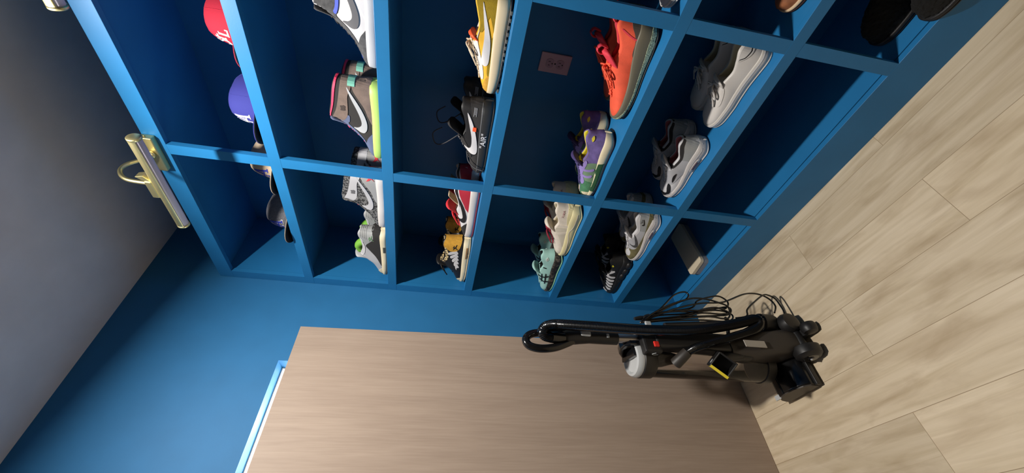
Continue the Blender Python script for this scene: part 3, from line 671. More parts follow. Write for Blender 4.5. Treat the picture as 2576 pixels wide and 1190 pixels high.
r = shoe('running_shoe', 'off-white running shoe with wine red laces and ivory sole, front one of its pair', 'sneaker', .288, .051, [(0, .112), (.02, .118), (.05, .102), (.085, .088), (.11, .094), (.14, .108)], [(.1, .112), (.13, .112), (.16, .098), (.19, .08), (.22, .068), (.25, .06), (.27, .05), (.288, .03)], .116, [(0, .048), (.05, .048), (.12, .042), (.2, .036), (.288, .030)], [(0, .010), (.03, .001), (.2, 0), (.288, .012)], cre, mat('beige_lining', (196, 184, 156), .8), ivs, mat('ivory_outsole', (190, 180, 140), .7), ([(.152, .072), (.134, .098), (.120, .116), (.108, .134)], .036, .24), cre, (.138, .215), wine, nlace=6, bow=1, th=.013, flare=.006,
         over=[('heel_clip', [[(-.012, .04), (-.012, .062), (.02, .064), (.05, .06), (.08, .05), (.08, .04)]], ivs, dict(lift=.002)),
               ('side_panel', [[(.1, .04), (.108, .084), (.125, .09), (.15, .07), (.185, .05), (.2, .036), (.1, .03)]], crp, dict(lift=.0012)),
               ('side_band', [[(.085, .046), (.092, .09), (.102, .092), (.096, .046)], [(.12, .04), (.135, .08), (.143, .077), (.13, .04)]], cre, dict(lift=.002)),
               ('heel_lettering', 'PUMA', mat('faded_pink_print', (170, 130, 130), .7), dict(at=(.026, .082), size=.0125, side=-1, rot=0, lift=.002)),
               ('sole_wave', [[(.02, .022), (.08, .02), (.12, .03), (.16, .022), (.24, .016), (.24, .019), (.16, .026), (.12, .034), (.08, .024), (.02, .026)]], crp, dict(on='sole', lift=.001))])
place(r, .02, 1.256, SH[4], 0, .051)
mate(r, 'off-white running shoe with wine red laces, rear one of its pair beside the post', .120, -.012)
mnt = mat('mint_mesh', (160, 204, 196), .7, bump=.2, bs=800); crmc = mat('butter_lining', (226, 212, 150), .7)
r = shoe('running_shoe', 'pale mint running shoe with dark marbled sole, front one of its pair', 'sneaker', .276, .048, GR, GV, .115, [(0, .044), (.05, .042), (.12, .038), (.2, .032), (.285, .028)], GB, mnt, mat('black_lining', (14, 14, 15), .9), pat('marbled_black_rubber', (30, 28, 26), (92, 84, 76), 60, .45, .62), mat('mint_outsole', (150, 200, 160), .6), ([(.150, .066), (.133, .090), (.120, .106), (.111, .122)], .034, .2), mnt, (.135, .215), mat('mint_laces', (176, 212, 204), .7), nlace=6, tuck=.30, th=.012,
         over=[('heel_badge', [[(.014, .074), (.024, .082), (.036, .077), (.026, .068)]], mat('pale_badge', (196, 214, 206), .6), dict(lift=.0022)),
               ('heel_loop_badge', [tf([(0, .3), (0, .7), (.45, .6), (1, .8), (1, .3), (.5, .45)], .0195, .0715, .010, .007)], gry, dict(lift=.0032)),
               ('side_bar', [[(.088, .062), (.088, .086), (.093, .086), (.093, .062)]], blk, dict(lift=.0024, smooth=False)),
               ('side_stripes', [[(.136, .042), (.146, .06), (.150, .084), (.155, .083), (.152, .06), (.142, .042)], [(.168, .038), (.174, .052), (.176, .07), (.181, .069), (.179, .052), (.174, .038)], [(.13, .054), (.185, .046), (.186, .0495), (.131, .058)], [(.134, .072), (.182, .06), (.183, .0635), (.135, .0755)]], blk, dict(lift=.0026))])
place(r, .016, 1.548, SH[4], 0, .048)
mate(r, 'pale mint running shoe with dark marbled sole, rear one of its pair', .11, -.0)
# bay nearest the camera, row 4 toes
r = shoe('running_shoe', 'white shoe toe with grey tip just past the near post, front one of its pair', 'sneaker', .29, .05, GR, GV, .115, GS, [(0, .004), (.2, .001), (.29, .010)], wht, lgr, whs, whs, ([(.150, .066), (.133, .090), (.120, .106), (.111, .122)], .034, .2), wht, (.135, .215), wht,
         over=[('toe_guard', [[(.2, .01), (.21, .04), (.24, .05), (.3, .045), (.3, .01)]], lgr, dict(lift=.002)), ('sole_groove', [[(.1, .014), (.1, .018), (.28, .022), (.28, .018)]], gry, dict(on='sole', lift=.0008))])
place(r, .028, .200, SH[4], -.02, .05)
mate(r, 'white shoe toe with grey tip just past the near post, rear one of its pair', .15, .02)
# --- row 5
wl = mat('smooth_white_leather', (212, 206, 200), .4, bump=.05); wl2 = mat('white_sidewall', (204, 198, 190), .5)
WR = [(0, .092), (.02, .100), (.05, .088), (.09, .074), (.12, .080), (.15, .092)]
WV = [(.11, .09), (.14, .088), (.17, .076), (.2, .066), (.23, .058), (.26, .05), (.28, .043), (.295, .03)]
WS = [(0, .036), (.15, .033), (.295, .030)]; WB = [(0, .0), (.24, 0), (.295, .006)]
r = shoe('leather_sneaker', 'plain smooth white leather sneaker with thick white sole, in front of its shaded mate', 'sneaker', .295, .05, WR, WV, .128, WS, WB, wl, mat('tan_insole', (196, 186, 160), .8), wl2, wl2, ([(.160, .056), (.146, .076), (.134, .090), (.126, .100)], .034, .16), wl, (.142, .2), wl, nlace=4, bow=1, p=2.5, tuck=.28, th=.011,
         over=[('heel_tab', [[(-.012, .06), (-.012, .115), (.022, .11), (.042, .096), (.05, .085), (.03, .068), (.01, .06)]], mat('white_heel_tab', (214, 210, 206), .5), dict(lift=.0022)),
               ('heel_seam', [[(-.01, .066), (-.01, .068), (.012, .068), (.032, .076), (.046, .09), (.048, .089), (.034, .074), (.012, .065)]], m_dark, dict(lift=.0026, smooth=False)),
               ('foxing_line', [[(-.01, .0255), (-.01, .028), (.15, .0255), (.3, .025), (.3, .0225), (.15, .023)]], wht, dict(on='sole', lift=.001, smooth=False)), ('eyestay', [[(.128, .088), (.15, .092), (.2, .072), (.21, .06), (.195, .052), (.16, .06), (.138, .072)]], wl, dict(lift=.0016))])
place(r, .024, .533, SH[5], -.14, .05)
mate(r, 'plain white leather sneaker in deep shade behind its mate', .125, .004)
amr = [(0, .104), (.02, .112), (.05, .098), (.085, .080), (.115, .084), (.14, .1)]
amv = [(.1, .105), (.13, .104), (.155, .092), (.18, .075), (.21, .062), (.24, .058), (.262, .050), (.284, .028)]
ams = [(0, .044), (.03, .048), (.08, .044), (.14, .033), (.2, .028), (.284, .032)]; amb = [(0, .006), (.03, .001), (.2, 0), (.284, .010)]
wms = mat('white_mesh', (206, 204, 206), .7, bump=.3, bs=900)
def runner(label, guard, chk, collar, lining, hb, extra=(), tng=wht):
    return shoe('running_shoe', label, 'sneaker', .284, .05, amr, amv, .118, ams, amb, wms, lining, whs, whs, ([(.150, .066), (.134, .090), (.121, .108), (.112, .124)], .034, .2), tng, (.138, .21), wht, nlace=6, th=.013, tuck=.32, flare=.005,
        over=[('heel_panel', [[(-.012, .03), (-.012, .1), (.03, .098), (.055, .085), (.08, .07), (.085, .04), (.085, .03)]], hb, dict(lift=.0012)),
              ('collar_band', [[(-.012, .094), (-.012, .12), (.05, .115), (.09, .1), (.12, .105), (.13, .088), (.115, .072), (.08, .068), (.045, .082), (.02, .094)]], collar, dict(lift=.0020)),
              ('side_panel', [[(.08, .03), (.085, .07), (.12, .076), (.15, .088), (.18, .074), (.21, .058), (.19, .048), (.15, .04), (.12, .02)]], lgr, dict(lift=.0016)),
              ('mud_guard', guard[0], guard[1], dict(lift=.0026)),
              ('check_logo', chk[0], chk[1], dict(lift=.0034, split=True)),
              ('air_window', [[(.06, .012), (.062, .024), (.112, .021), (.112, .010)]], whs, dict(on='sole', lift=.0024, split=True)),
              ('air_bubble', [[(.068, .0145), (.068, .0215), (.107, .019), (.107, .0125)]], mat('rose_bubble', (120, 80, 80), .2), dict(on='sole', lift=.0034, smooth=False, split=True)),
              ('sole_groove', [[(.0, .030), (.0, .0325), (.08, .030), (.14, .0235), (.2, .019), (.28, .022), (.28, .020), (.2, .017), (.14, .021), (.08, .0275)]], lgr, dict(on='sole', lift=.001))] + list(extra))
r = runner('white and grey running shoe with black toe flash and rosy lining, front of its pair', ([[(.2, .056), (.222, .052), (.245, .044), (.262, .05), (.282, .05), (.29, .036), (.28, .034), (.26, .036), (.24, .035), (.21, .046)]], blk),
           ([[(.142, .058), (.165, .054), (.185, .052), (.17, .060), (.155, .063)]], blk), blks, mat('rose_lining', (170, 90, 96), .8), gry,
           [('toe_cap_band', [[(.235, .025), (.25, .036), (.27, .036), (.3, .032), (.3, .02)]], wms, dict(lift=.003))])
place(r, .026, .872, SH[5], -.12, .05)
mate(r, 'white and grey running shoe in deep shade behind its mate, heel to the post', .12, .006)
olg = mat('olive_suede', (112, 104, 70), .9, bump=.3, var=.1, vs=60)
r = runner('white and olive running shoe with dark grey check, front one of its pair', ([[(-.01, .036), (.0, .056), (.03, .058), (.06, .05), (.1, .042), (.14, .042), (.18, .046), (.205, .06), (.218, .052), (.24, .048), (.27, .05), (.3, .036), (.3, .02), (.0, .02)]], olg),
           ([tf(CHECK, .105, .05, .07, .032, -.05)], chr_), wht, whs, gry,
           [('heel_lettering', 'NIKE', m_dark, dict(at=(.022, .086), size=.0085, side=-1, lift=.004)), ('heel_check', [tf(CHECK, .014, .07, .028, .010, .0)], m_dark, dict(lift=.0034, sides=(-1,)))], tng=wht)
place(r, .024, 1.252, SH[5], -.02, .05)
mate(r, 'white and olive running shoe in deep shade behind its mate', .12, .004)
vb = mat('black_knit', (24, 24, 25), .6, bump=.4, bs=700); vs_ = mat('glossy_black_rubber', (24, 24, 26), .5)
ribs = [[(.122 + .024 * k, .085 - .008 * k), (.132 + .022 * k, .088 - .008 * k), (.14 + .022 * k, .07 - .006 * k), (.136 + .022 * k, .048 - .003 * k), (.126 + .022 * k, .046 - .002 * k), (.128 + .022 * k, .065 - .005 * k)] for k in range(5)]
r = shoe('running_shoe', 'chunky black running shoe with white ribbed stripes, front one of its pair', 'sneaker', .276, .05, amr, amv, .118, [(0, .05), (.05, .048), (.12, .04), (.2, .034), (.288, .034)], [(0, .008), (.03, .001), (.2, 0), (.288, .012)], vb, mat('black_lining', (14, 14, 15), .9), vs_, vs_, ([(.150, .066), (.134, .090), (.118, .108), (.106, .124)], .034, .2), vb, (.138, .215), blk, nlace=5, flare=.008, bow=1,
         over=[('white_ribs', ribs + [[(.085, .095), (.1, .1), (.125, .09), (.118, .078), (.098, .06), (.088, .062), (.096, .08)], [(.25, .04), (.252, .058), (.275, .05), (.29, .036), (.27, .034)]], wht, dict(lift=.0024)),
               ('heel_dot', [tf([(0, .5), (.5, 1), (1, .5), (.5, 0)], .046, .080, .012, .012)], ylw, dict(lift=.003)),
               ('toe_check', [tf(CHECK, .254, .04, .024, .010)], blk, dict(lift=.0034, sides=(-1,))),
               ('lace_tip', [[(.045, .108), (.05, .12), (.06, .116), (.055, .104)]], mat('teal_tip', (50, 140, 125), .5), dict(lift=.006))])
bm = bmesh.new()
for k in range(6):
    for sd in (-1, 1):
        lathe(bm, [(.001, -.022), (.011, -.020), (.0155, -.009), (.0155, .009), (.011, .020), (.001, .022)], 'y', (sd * (.039 + .003 * math.sin(k)), .027 + .042 * k, .0175), 12)
obj('sole_pods', bm, vs_, r)
place(r, .036, 1.546, SH[5], -.02, .05)
mate(r, 'chunky black running shoe, rear one of its pair, lost in shade', .122, .0)
r = shoe('leather_shoe', 'brown leather shoe with pale welt, toe showing past the near post', 'shoe', .29, .047, WR, WV, .128, [(0, .024), (.29, .020)], WB, mat('brown_leather', (140, 88, 58), .4, bump=.15, var=.15, vs=40), mat('tan_lining', (200, 178, 146), .8), mat('pale_welt', (214, 186, 150), .6), mat('brown_outsole', (84, 52, 38), .6), ([(.165, .076), (.145, .092), (.13, .104)], .027), mat('brown_leather', (140, 88, 58)), (.142, .2), blk, nlace=4, ot=.009)
place(r, .052, .152, SH[5], 0, .047)
mate(r, 'brown leather shoe with pale welt, rear one of its pair near the shelf back', .12, -.04)
# --- row 6 slippers
fur = mat('black_fleece', (16, 15, 14), 1.0, bump=1.0, bs=160)
def slipper(label, x, y):
    r = shoe('fleece_slipper', label, 'slipper', .27, .041, [(0, .1), (.1, .11), (.15, .12)], [(.1, .13), (.15, .125), (.2, .11), (.24, .085), (.262, .058), (.27, .03)], .13, [(0, .02), (.27, .02)], [(0, 0), (.27, .002)], fur, fur, blk, blk, p=2.1, tuck=.12)
    for c in r.children:
        if c.name.startswith('upper'):
            tx = bpy.data.textures.new('fleece', 'CLOUDS'); tx.noise_scale = .012; tx.noise_depth = 3
            s = c.modifiers.new('s', 'SUBSURF'); s.levels = s.render_levels = 1
            d = c.modifiers.new('d', 'DISPLACE'); d.texture = tx; d.strength = .010; d.mid_level = .3
    place(r, x, y, SH[6], 0, .044); r['group'] = 'pair of fluffy black slippers'
slipper('fluffy black slipper on the bottom shelf, toe reaching the near post', .072, .207)
slipper('fluffy black slipper on the bottom shelf edge, further from the post', -.014, .105)
# slim pale box
bx = thing('cardboard_box', 'slim pale box with rounded corners lying end-on on the bottom shelf', 'box', (.1825, 1.548, SH[6] - .0007))
def rrect(a, b, r, n=5):
    P = []
    for sx, sy, q in ((1, 1, 0), (-1, 1, 1), (-1, -1, 2), (1, -1, 3)):
        for k in range(n + 1):
            t = (q + k / n) * PI / 2; P.append((sx * (a - r) + r * math.cos(t), sy * (b - r) + r * math.sin(t)))
    return P
obj('tray', PRISM(rrect(.142, .053, .016), 0, .026, 'xy'), mat('grey_card', (150, 148, 150), .7, bump=.3, bs=200), bx, smooth=False)
obj('lid', PRISM(rrect(.1435, .054, .016), .0262, .044, 'xy'), mat('pale_card', (222, 206, 178), .6), bx, smooth=False, bev=.001)
bx.rotation_euler = (0, 0, .10)
# ------------------------------------------------------------------ caps
def wrap(parent, name, bvh, polys, m, org, right, up_, dirv, lift=.001, smooth=False, label=None, step=.004):
    """project flat emblem polygons along dirv on to a surface"""
    bm = bmesh.new(); org, right, up_, dirv = Vector(org), Vector(right), Vector(up_), Vector(dirv)
    for poly in polys:
        P = [Vector((a, b, 0)) for a, b in poly]
        if smooth: P = catmull(P, 4, True)
        Q = []
        for i, p in enumerate(P):
            q = P[(i + 1) % len(P)]; n = max(1, int((q - p).length / step)); Q += [p.lerp(q, k / n) for k in range(n)]
        n = len(Q); r = geometry.delaunay_2d_cdt([Vector((p.x, p.y)) for p in Q], [(i, (i + 1) % n) for i in range(n)], [list(range(n))], 1, 1e-7)
        vs = []
        for v in r[0]:
            o = org + right * v.x + up_ * v.y - dirv * .5
            h = bvh.ray_cast(o, dirv)
            if h[0] is None: h = bvh.find_nearest(org + right * v.x + up_ * v.y)
            nn = h[1] if h[1].dot(dirv) < 0 else -h[1]
            vs.append(bm.verts.new(h[0] + nn * lift))
        for f in r[2]:
            try: bm.faces.new([vs[i] for i in f])
            except ValueError: pass
    me = bpy.data.meshes.new(name); bm.to_mesh(me); bm.free(); me.materials.append(m)
    o = bpy.data.objects.new(name, me); COL.objects.link(o); o.parent = parent
    if label: o['label'] = label
    s = o.modifiers.new('s', 'SOLIDIFY'); s.thickness = .0012; s.offset = 1
    return o
def R4(x0, y0, x1, y1, w): # slanted stroke
    d = Vector((x1 - x0, y1 - y0)).normalized(); n = Vector((-d.y, d.x)) * w / 2
    return [(x0 + n.x, y0 + n.y), (x0 - n.x, y0 - n.y), (x1 - n.x, y1 - n.y), (x1 + n.x, y1 + n.y)]
LA = [R4(.16, .36, .16, .97, .11), R4(.04, .96, .30, .96, .07), R4(.03, .38, .56, .38, .09), R4(.56, .36, .56, .54, .06),
      R4(.63, .98, .36, .04, .075), R4(.61, .98, .86, .04, .13), R4(.25, .03, .47, .03, .06), R4(.70, .03, 1.0, .03, .06), R4(.43, .3, .78, .3, .07)]
STL = [[(.42, .84), (.30, .96), (.12, .92), (.08, .78), (.2, .66), (.36, .56), (.38, .4), (.26, .28), (.08, .32), (.02, .46), (.0, .26), (.2, .16), (.44, .22), (.52, .42), (.44, .62), (.26, .72), (.2, .8), (.28, .86)],
       R4(.58, .3, .58, .9, .1), R4(.40, .72, .80, .72, .08), R4(.5, .3, .68, .3, .07), R4(.88, .04, .88, .6, .11), R4(.80, .59, .98, .59, .06), R4(.80, .06, 1.16, .06, .09), R4(1.14, .04, 1.14, .2, .06)]
def cap(label, x, y, yaw, crown, brim, under, logo, lcol, edge=None, tilt=0):
    root = thing('baseball_cap', label, 'cap', group='baseball caps on the top shelf')
    bm = bmesh.new(); NA, NT = 36, 12; rings = []
    for j in range(NT + 1):
        t = j / NT * PI / 2; ring = []
        for i in range(NA):
            a = 2 * PI * i / NA; ca, sa = math.cos(a), math.sin(a)
            rr = math.cos(t) ** (.78 - .34 * max(0, sa)); seam = 1 - .006 * (abs((a / (PI / 3)) % 1 - .5) > .46)
            ry = .094 if sa > 0 else .1
            front = max(0, sa) ** 2 * math.sin(t) * .004
            ring.append((.080 * ca * rr * seam, ry * sa * rr * seam + front - .004 * math.sin(t), .006 + .118 * math.sin(t) ** .9 * (1 + .03 * max(0, sa) * math.cos(t))))
        rings.append([bm.verts.new(v) for v in ring] if j < NT else [bm.verts.new((0, -.004, .124))])
    for A, B in zip(rings, rings[1:]):
        for i in range(NA):
            k = (i + 1) % NA
            if len(B) == 1: bm.faces.new((A[i], A[k], B[0]))
            else: bm.faces.new((A[i], A[k], B[k], B[i]))
    bmesh.ops.recalc_face_normals(bm, faces=bm.faces[:]); bvh = BVHTree.FromBMesh(bm)
    o = obj('crown', bm, crown, root); sm = o.modifiers.new('s', 'SOLIDIFY'); sm.thickness = .002
    for k in range(6):
        a = PI / 3 * k + PI / 6; pts = []
        for j in range(11):
            t = j / 10 * PI / 2 * .98; rr = math.cos(t) ** (.78 - .34 * max(0, math.sin(a))); ry = .094 if math.sin(a) > 0 else .1
            q = bvh.find_nearest(Vector((.080 * math.cos(a) * rr, ry * math.sin(a) * rr, .006 + .118 * math.sin(t) ** .9)))
            pts.append(q[0] + q[1] * .0004)
        obj('panel_seam', TUBE(pts, .0007, 4), crown, root)
    obj('button', LATHE([(.007, -.001), (.007, .002), (.004, .004), (.001, .0045)], 'z', (0, -.004, .124), 14), crown, root)
    def brimbm(z0, th):
        b = bmesh.new(); NU, NV = 20, 7; top = []
        for v in range(NV + 1):
            row = []
            for u in range(NU + 1):
                a = PI * (u / NU); ca, sa = math.cos(a), math.sin(a)
                ix, iy = .079 * ca, .092 * max(sa, 0) ** .9; oxx, oyy = .083 * ca, .092 * sa + .072 * max(sa, 0) ** .55
                f = v / NV; X = ix + (oxx - ix) * f; Y = iy + (oyy - iy) * f
                row.append((X, Y, z0 + .014 - 2.2 * X * X - .10 * max(0, Y - .09)))
            top.append(row)
        A = [[b.verts.new(p) for p in r] for r in top]; Bv = [[b.verts.new((p[0], p[1], p[2] - th)) for p in r] for r in top]
        for i in range(NV):
            for j in range(NU):
                b.faces.new((A[i][j], A[i][j + 1], A[i + 1][j + 1], A[i + 1][j])); b.faces.new((Bv[i][j], Bv[i + 1][j], Bv[i + 1][j + 1], Bv[i][j + 1]))
        for j in range(NU):
            b.faces.new((A[NV][j], A[NV][j + 1], Bv[NV][j + 1], Bv[NV][j])); b.faces.new((A[0][j], Bv[0][j], Bv[0][j + 1], A[0][j + 1]))
        bmesh.ops.remove_doubles(b, verts=b.verts[:], dist=1e-5)
        return b
    br = obj('brim', brimbm(.010, .0022), brim, root)
    obj('brim_underside', brimbm(.0072, .0016), under, br)
    if logo == 'LA': P = [[((.5 - a) * .054, b * .054) for a, b in q] for q in LA]
    else: P = [[((.5 - a) * .05, b * .05) for a, b in q] for q in STL]
    if isinstance(lcol, tuple):
        back = [[(a * 1.0, b) for a, b in q] for q in P]
        big = []
        for q in back:
            cxx = sum(a for a, b in q) / len(q); cyy = sum(b for a, b in q) / len(q)
            big.append([(a + (.0022 if a > cxx else -.0022), b + (.0022 if b > cyy else -.0022)) for a, b in q])
        wrap(root, 'emblem_outline', bvh, big, lcol[1], (0, 0, .045), (1, 0, 0), (0, 0, 1), (0, -1, 0), .0008)
        wrap(root, 'emblem', bvh, P, lcol[0], (0, 0, .045), (1, 0, 0), (0, 0, 1), (0, -1, 0), .0022)
    else: wrap(root, 'emblem', bvh, P, lcol, (0, 0, .045), (1, 0, 0), (0, 0, 1), (0, -1, 0), .001)
    root.location = (x, y, SH[1] + .0015); root.rotation_euler = (0, 0, yaw)
    return root
fab = lambda n, c: mat(n, c, .85, bump=.35, bs=1200)
wth = fab('white_thread', (226, 222, 215)); rcp = fab('red_wool', (176, 22, 50)); bcp = fab('royal_wool', (46, 50, 134)); gcp = mat('heather_grey_wool', (92, 92, 98), .9, bump=.3, bs=1200, var=.18, vs=300); kcp = fab('khaki_wool', (176, 158, 134)); bth = fab('blue_thread', (34, 50, 160))
ncp = fab('black_wool', (22, 22, 28))
cap('bright red baseball cap with white letter emblem', .168, .765, 1.05, rcp, rcp, ncp, 'STL', wth)
cap('royal blue baseball cap with white letter emblem between the red cap and the post', .145, 1.018, 1.13, bcp, bcp, ncp, 'LA', wth)
cap('beige baseball cap with blue letter emblem, partly behind the shelf post', .15, 1.262, 1.35, kcp, kcp, ncp, 'LA', bth)
cap('heather grey baseball cap with outlined blue emblem at the far end of the top shelf', .14, 1.525, 1.4, gcp, kcp, ncp, 'LA', (bth, wth))

# ------------------------------------------------------------------ brass picture lights
brass = mat('brushed_brass', (214, 202, 150), .42, metal=1, bump=.05, bs=300); diff = mat('frosted_diffuser', (190, 182, 196), .5)
def picture_light(label, y0):
    r = thing('picture_light', label, 'lamp', (-.0001, y0, 2.3715), group='brass picture lights on the top rail')
    obj('mounting_plate', BOX(-.022, 0, -.065, .065, -.019, .019), brass, r, smooth=False, bev=.003)
    obj('screw', LATHE([(.003, -.002), (.0035, 0), (.0015, .001)], 'y', (-.012, -.0665, .004), 10), brass, r)
    arm = catmull([(-.018, -.005, .0), (-.035, -.005, .0), (-.055, -.005, .010), (-.085, -.005, .036), (-.112, -.005, .040), (-.138, -.004, .024), (-.152, -.002, -.004), (-.154, .0, -.058)], 6)
    obj('arm', TUBE(arm, .0062, 12), brass, r)
    obj('arm_knob', LATHE([(.012, -.034), (.012, -.026), (.009, -.021)], 'x', (0, -.005, 0), 16), brass, r)
    X, Z = -.157, -.0915; rr = .0175
    # bar: brass tube open below, frosted lens in the opening
    bm = bmesh.new(); ys = (-.172, .172); A = []
    angs = [math.radians(a) for a in range(-20, 201, 10)]
    for yy in ys: A.append([bm.verts.new((X + rr * math.cos(a + .25), yy, Z + rr * math.sin(a + .25))) for a in angs])
    B = [[bm.verts.new((X + (rr - .0015) * math.cos(a + .25), yy, Z + (rr - .0015) * math.sin(a + .25))) for a in angs] for yy in ys]
    n = len(angs)
    for k in range(n - 1):
        bm.faces.new((A[0][k], A[0][k + 1], A[1][k + 1], A[1][k])); bm.faces.new((B[0][k], B[1][k], B[1][k + 1], B[0][k + 1]))
    for k in (0, n - 1): bm.faces.new((A[0][k], A[1][k], B[1][k], B[0][k]))
    bar = obj('lamp_bar', bm, brass, r)
    obj('diffuser', LATHE([(.0155, -.1715), (.0158, -.171), (.0158, .171), (.0155, .1715)], 'y', (X, 0, Z), 24), diff, bar)
    for s in (-1, 1):
        obj('end_cap', LATHE([(.004, s * .1765), (.0165, s * .1755), (.0180, s * .174), (.0180, s * .168)], 'y', (X, 0, Z), 28), brass, bar)
    obj('arm_bracket', BOX(X - .013, X + .013, -.02, .045, Z + .014, Z + .034), brass, r, smooth=False, bev=.003)
    pv = [(-.02, Z + .034), (-.034, Z + .052), (-.040, Z + .030), (-.02, Z + .014)]
    obj('hinge', PRISM(pv, X - .011, X + .011, 'yz'), brass, r, smooth=False, bev=.001)
    return r
picture_light('brass picture light mounted on the top rail where the far post meets it', 1.183)
picture_light('brass picture light at the photo corner above the near post', .5065)

# ------------------------------------------------------------------ upright vacuum
gbl = mat('gloss_black_plastic', (18, 18, 19), .16, spec=.6); mbl = mat('matte_black_plastic', (30, 29, 29), .45); dgr = mat('dark_warm_plastic', (52, 47, 43), .5)
smk = bpy.data.materials.new('smoky_clear_plastic'); smk.use_nodes = True
_n = smk.node_tree.nodes; _l = smk.node_tree.links; _n.remove(_n['Principled BSDF'])
_t = _n.new('ShaderNodeBsdfTransparent'); _t.inputs[0].default_value = (.95, .92, .90, 1); _g = _n.new('ShaderNodeBsdfGlossy'); _g.inputs['Roughness'].default_value = .08
_f = _n.new('ShaderNodeFresnel'); _f.inputs[0].default_value = 1.45; _x = _n.new('ShaderNodeMixShader')
_l.new(_f.outputs[0], _x.inputs[0]); _l.new(_t.outputs[0], _x.inputs[1]); _l.new(_g.outputs[0], _x.inputs[2]); _l.new(_x.outputs[0], _n['Material Output'].inputs[0])
slp = mat('silver_plastic', (186, 188, 188), .35, spec=.6); hos = mat('black_hose', (16, 16, 17), .16, spec=.9); stl = mat('brushed_steel', (170, 165, 165), .3, metal=1); rdp = mat('red_button', (225, 50, 40), .4)
VX, VY = -.46, 1.43
vac = thing('vacuum_cleaner', 'black upright vacuum cleaner with hose standing before the leaning wood slab', 'vacuum', (VX, VY, 0))
def V(name, bm, m, parent=None, **k):
    for v in bm.verts: v.co -= Vector((VX, VY, 0))
    o = obj(name, bm, m, parent or vac, **k)
    if k.get('smooth', True): o.data.set_sharp_from_angle(angle=math.radians(36))
    return o
# nozzle
prof = [(1.392, .012), (1.388, .05), (1.405, .072), (1.44, .088), (1.48, .092), (1.515, .084), (1.545, .06), (1.555, .03), (1.552, .012)]
nz = V('floor_nozzle', PRISM([(p[0] , p[1]) for p in prof], -.590, -.318), gbl, bev=.006)
V('nozzle_end', PRISM([(p[0] * .94 + .088, p[1] * .94 + .003) for p in prof], -.5935, -.589), mat('nozzle_end_grey', (66, 60, 54), .5), nz, smooth=False)
V('nozzle_trim', BOX(-.592, -.316, 1.380, 1.394, .014, .034), mbl, nz, smooth=False, bev=.003)
V('height_sticker', BOX(-.5925, -.575, 1.52, 1.55, .0705, .0745), slp, nz, smooth=False)
V('nozzle_rib', TUBE([(-.588, 1.487, .0915), (-.40, 1.487, .0915)], .004, 8), gbl, nz)
# motor housing & neck
bm = bmesh.new()
secs = [(.035, -.48, -.40, 1.335, 1.46), (.10, -.49, -.39, 1.335, 1.47), (.17, -.495, -.395, 1.350, 1.475), (.24, -.495, -.405, 1.372, 1.47), (.32, -.49, -.41, 1.385, 1.455)]
rs = []
for z, x0, x1, y0, y1 in secs:
    cx_, cy_, a, b = (x0 + x1) / 2, (y0 + y1) / 2, (x1 - x0) / 2, (y1 - y0) / 2
    rs.append([bm.verts.new((cx_ + math.copysign(abs(math.cos(t)) ** .5, math.cos(t)) * a, cy_ + math.copysign(abs(math.sin(t)) ** .5, math.sin(t)) * b, z)) for t in [2 * PI * k / 28 + .01 for k in range(28)]])
for A, B in zip(rs, rs[1:]):
    for k in range(28): bm.faces.new((A[k], A[(k + 1) % 28], B[(k + 1) % 28], B[k]))
bm.faces.new(rs[0]); bm.faces.new(rs[-1])
V('motor_housing', bm, dgr)
V('rating_label', BOX(-.4785, -.4525, 1.347, 1.350, .205, .292), mat('label_grey', (178, 172, 162), .5), smooth=False)
bm = bmesh.new(); box(bm, -.480, -.405, 1.388, 1.435, .28, .62); V('spine', bm, mbl, bev=.012)
wl_ = V('wheel', LATHE([(.010, -.024), (.034, -.022), (.046, -.012), (.048, .004), (.046, .018), (.038, .022), (.010, .022)], 'x', (-.492, 1.338, .0485), 36), mbl)
V('hub_cap', LATHE([(.002, -.0275), (.010, -.027), (.012, -.024), (.026, -.0235), (.028, -.021)], 'x', (-.492, 1.338, .0485), 24), gbl, wl_)
V('wheel_screw', LATHE([(.001, -.031), (.004, -.030), (.005, -.027)], 'x', (-.492, 1.338, .0485), 12), slp, wl_)
V('wheel', LATHE([(.008, -.020), (.024, -.017), (.0285, -.006), (.0285, .006), (.024, .017), (.008, .020)], 'x', (-.412, 1.296, .029), 28), mbl)
V('wheel_bracket', BOX(-.432, -.392, 1.296, 1.36, .022, .040), mbl, smooth=False, bev=.006)
V('rear_ring', LATHE([(.022, -.004), (.034, .0), (.040, .018), (.038, .034), (.030, .036), (.026, .020)], 'y', (-.372, 1.318, .062), 28), mbl)
V('ring_bracket', BOX(-.40, -.355, 1.345, 1.40, .035, .085), dgr, smooth=False, bev=.008)
V('wheel_axle', TUBE([(-.485, 1.338, .0485), (-.40, 1.345, .0485)], .016, 14), mbl)
V('hose_port', LATHE([(.036, 0), (.040, .01), (.040, .06), (.034, .065), (.028, .05), (.028, .03)], 'z', (-.352, 1.385, .085), 24), mbl)
V('port_bracket', BOX(-.395, -.335, 1.36, 1.42, .06, .105), dgr, smooth=False, bev=.008)
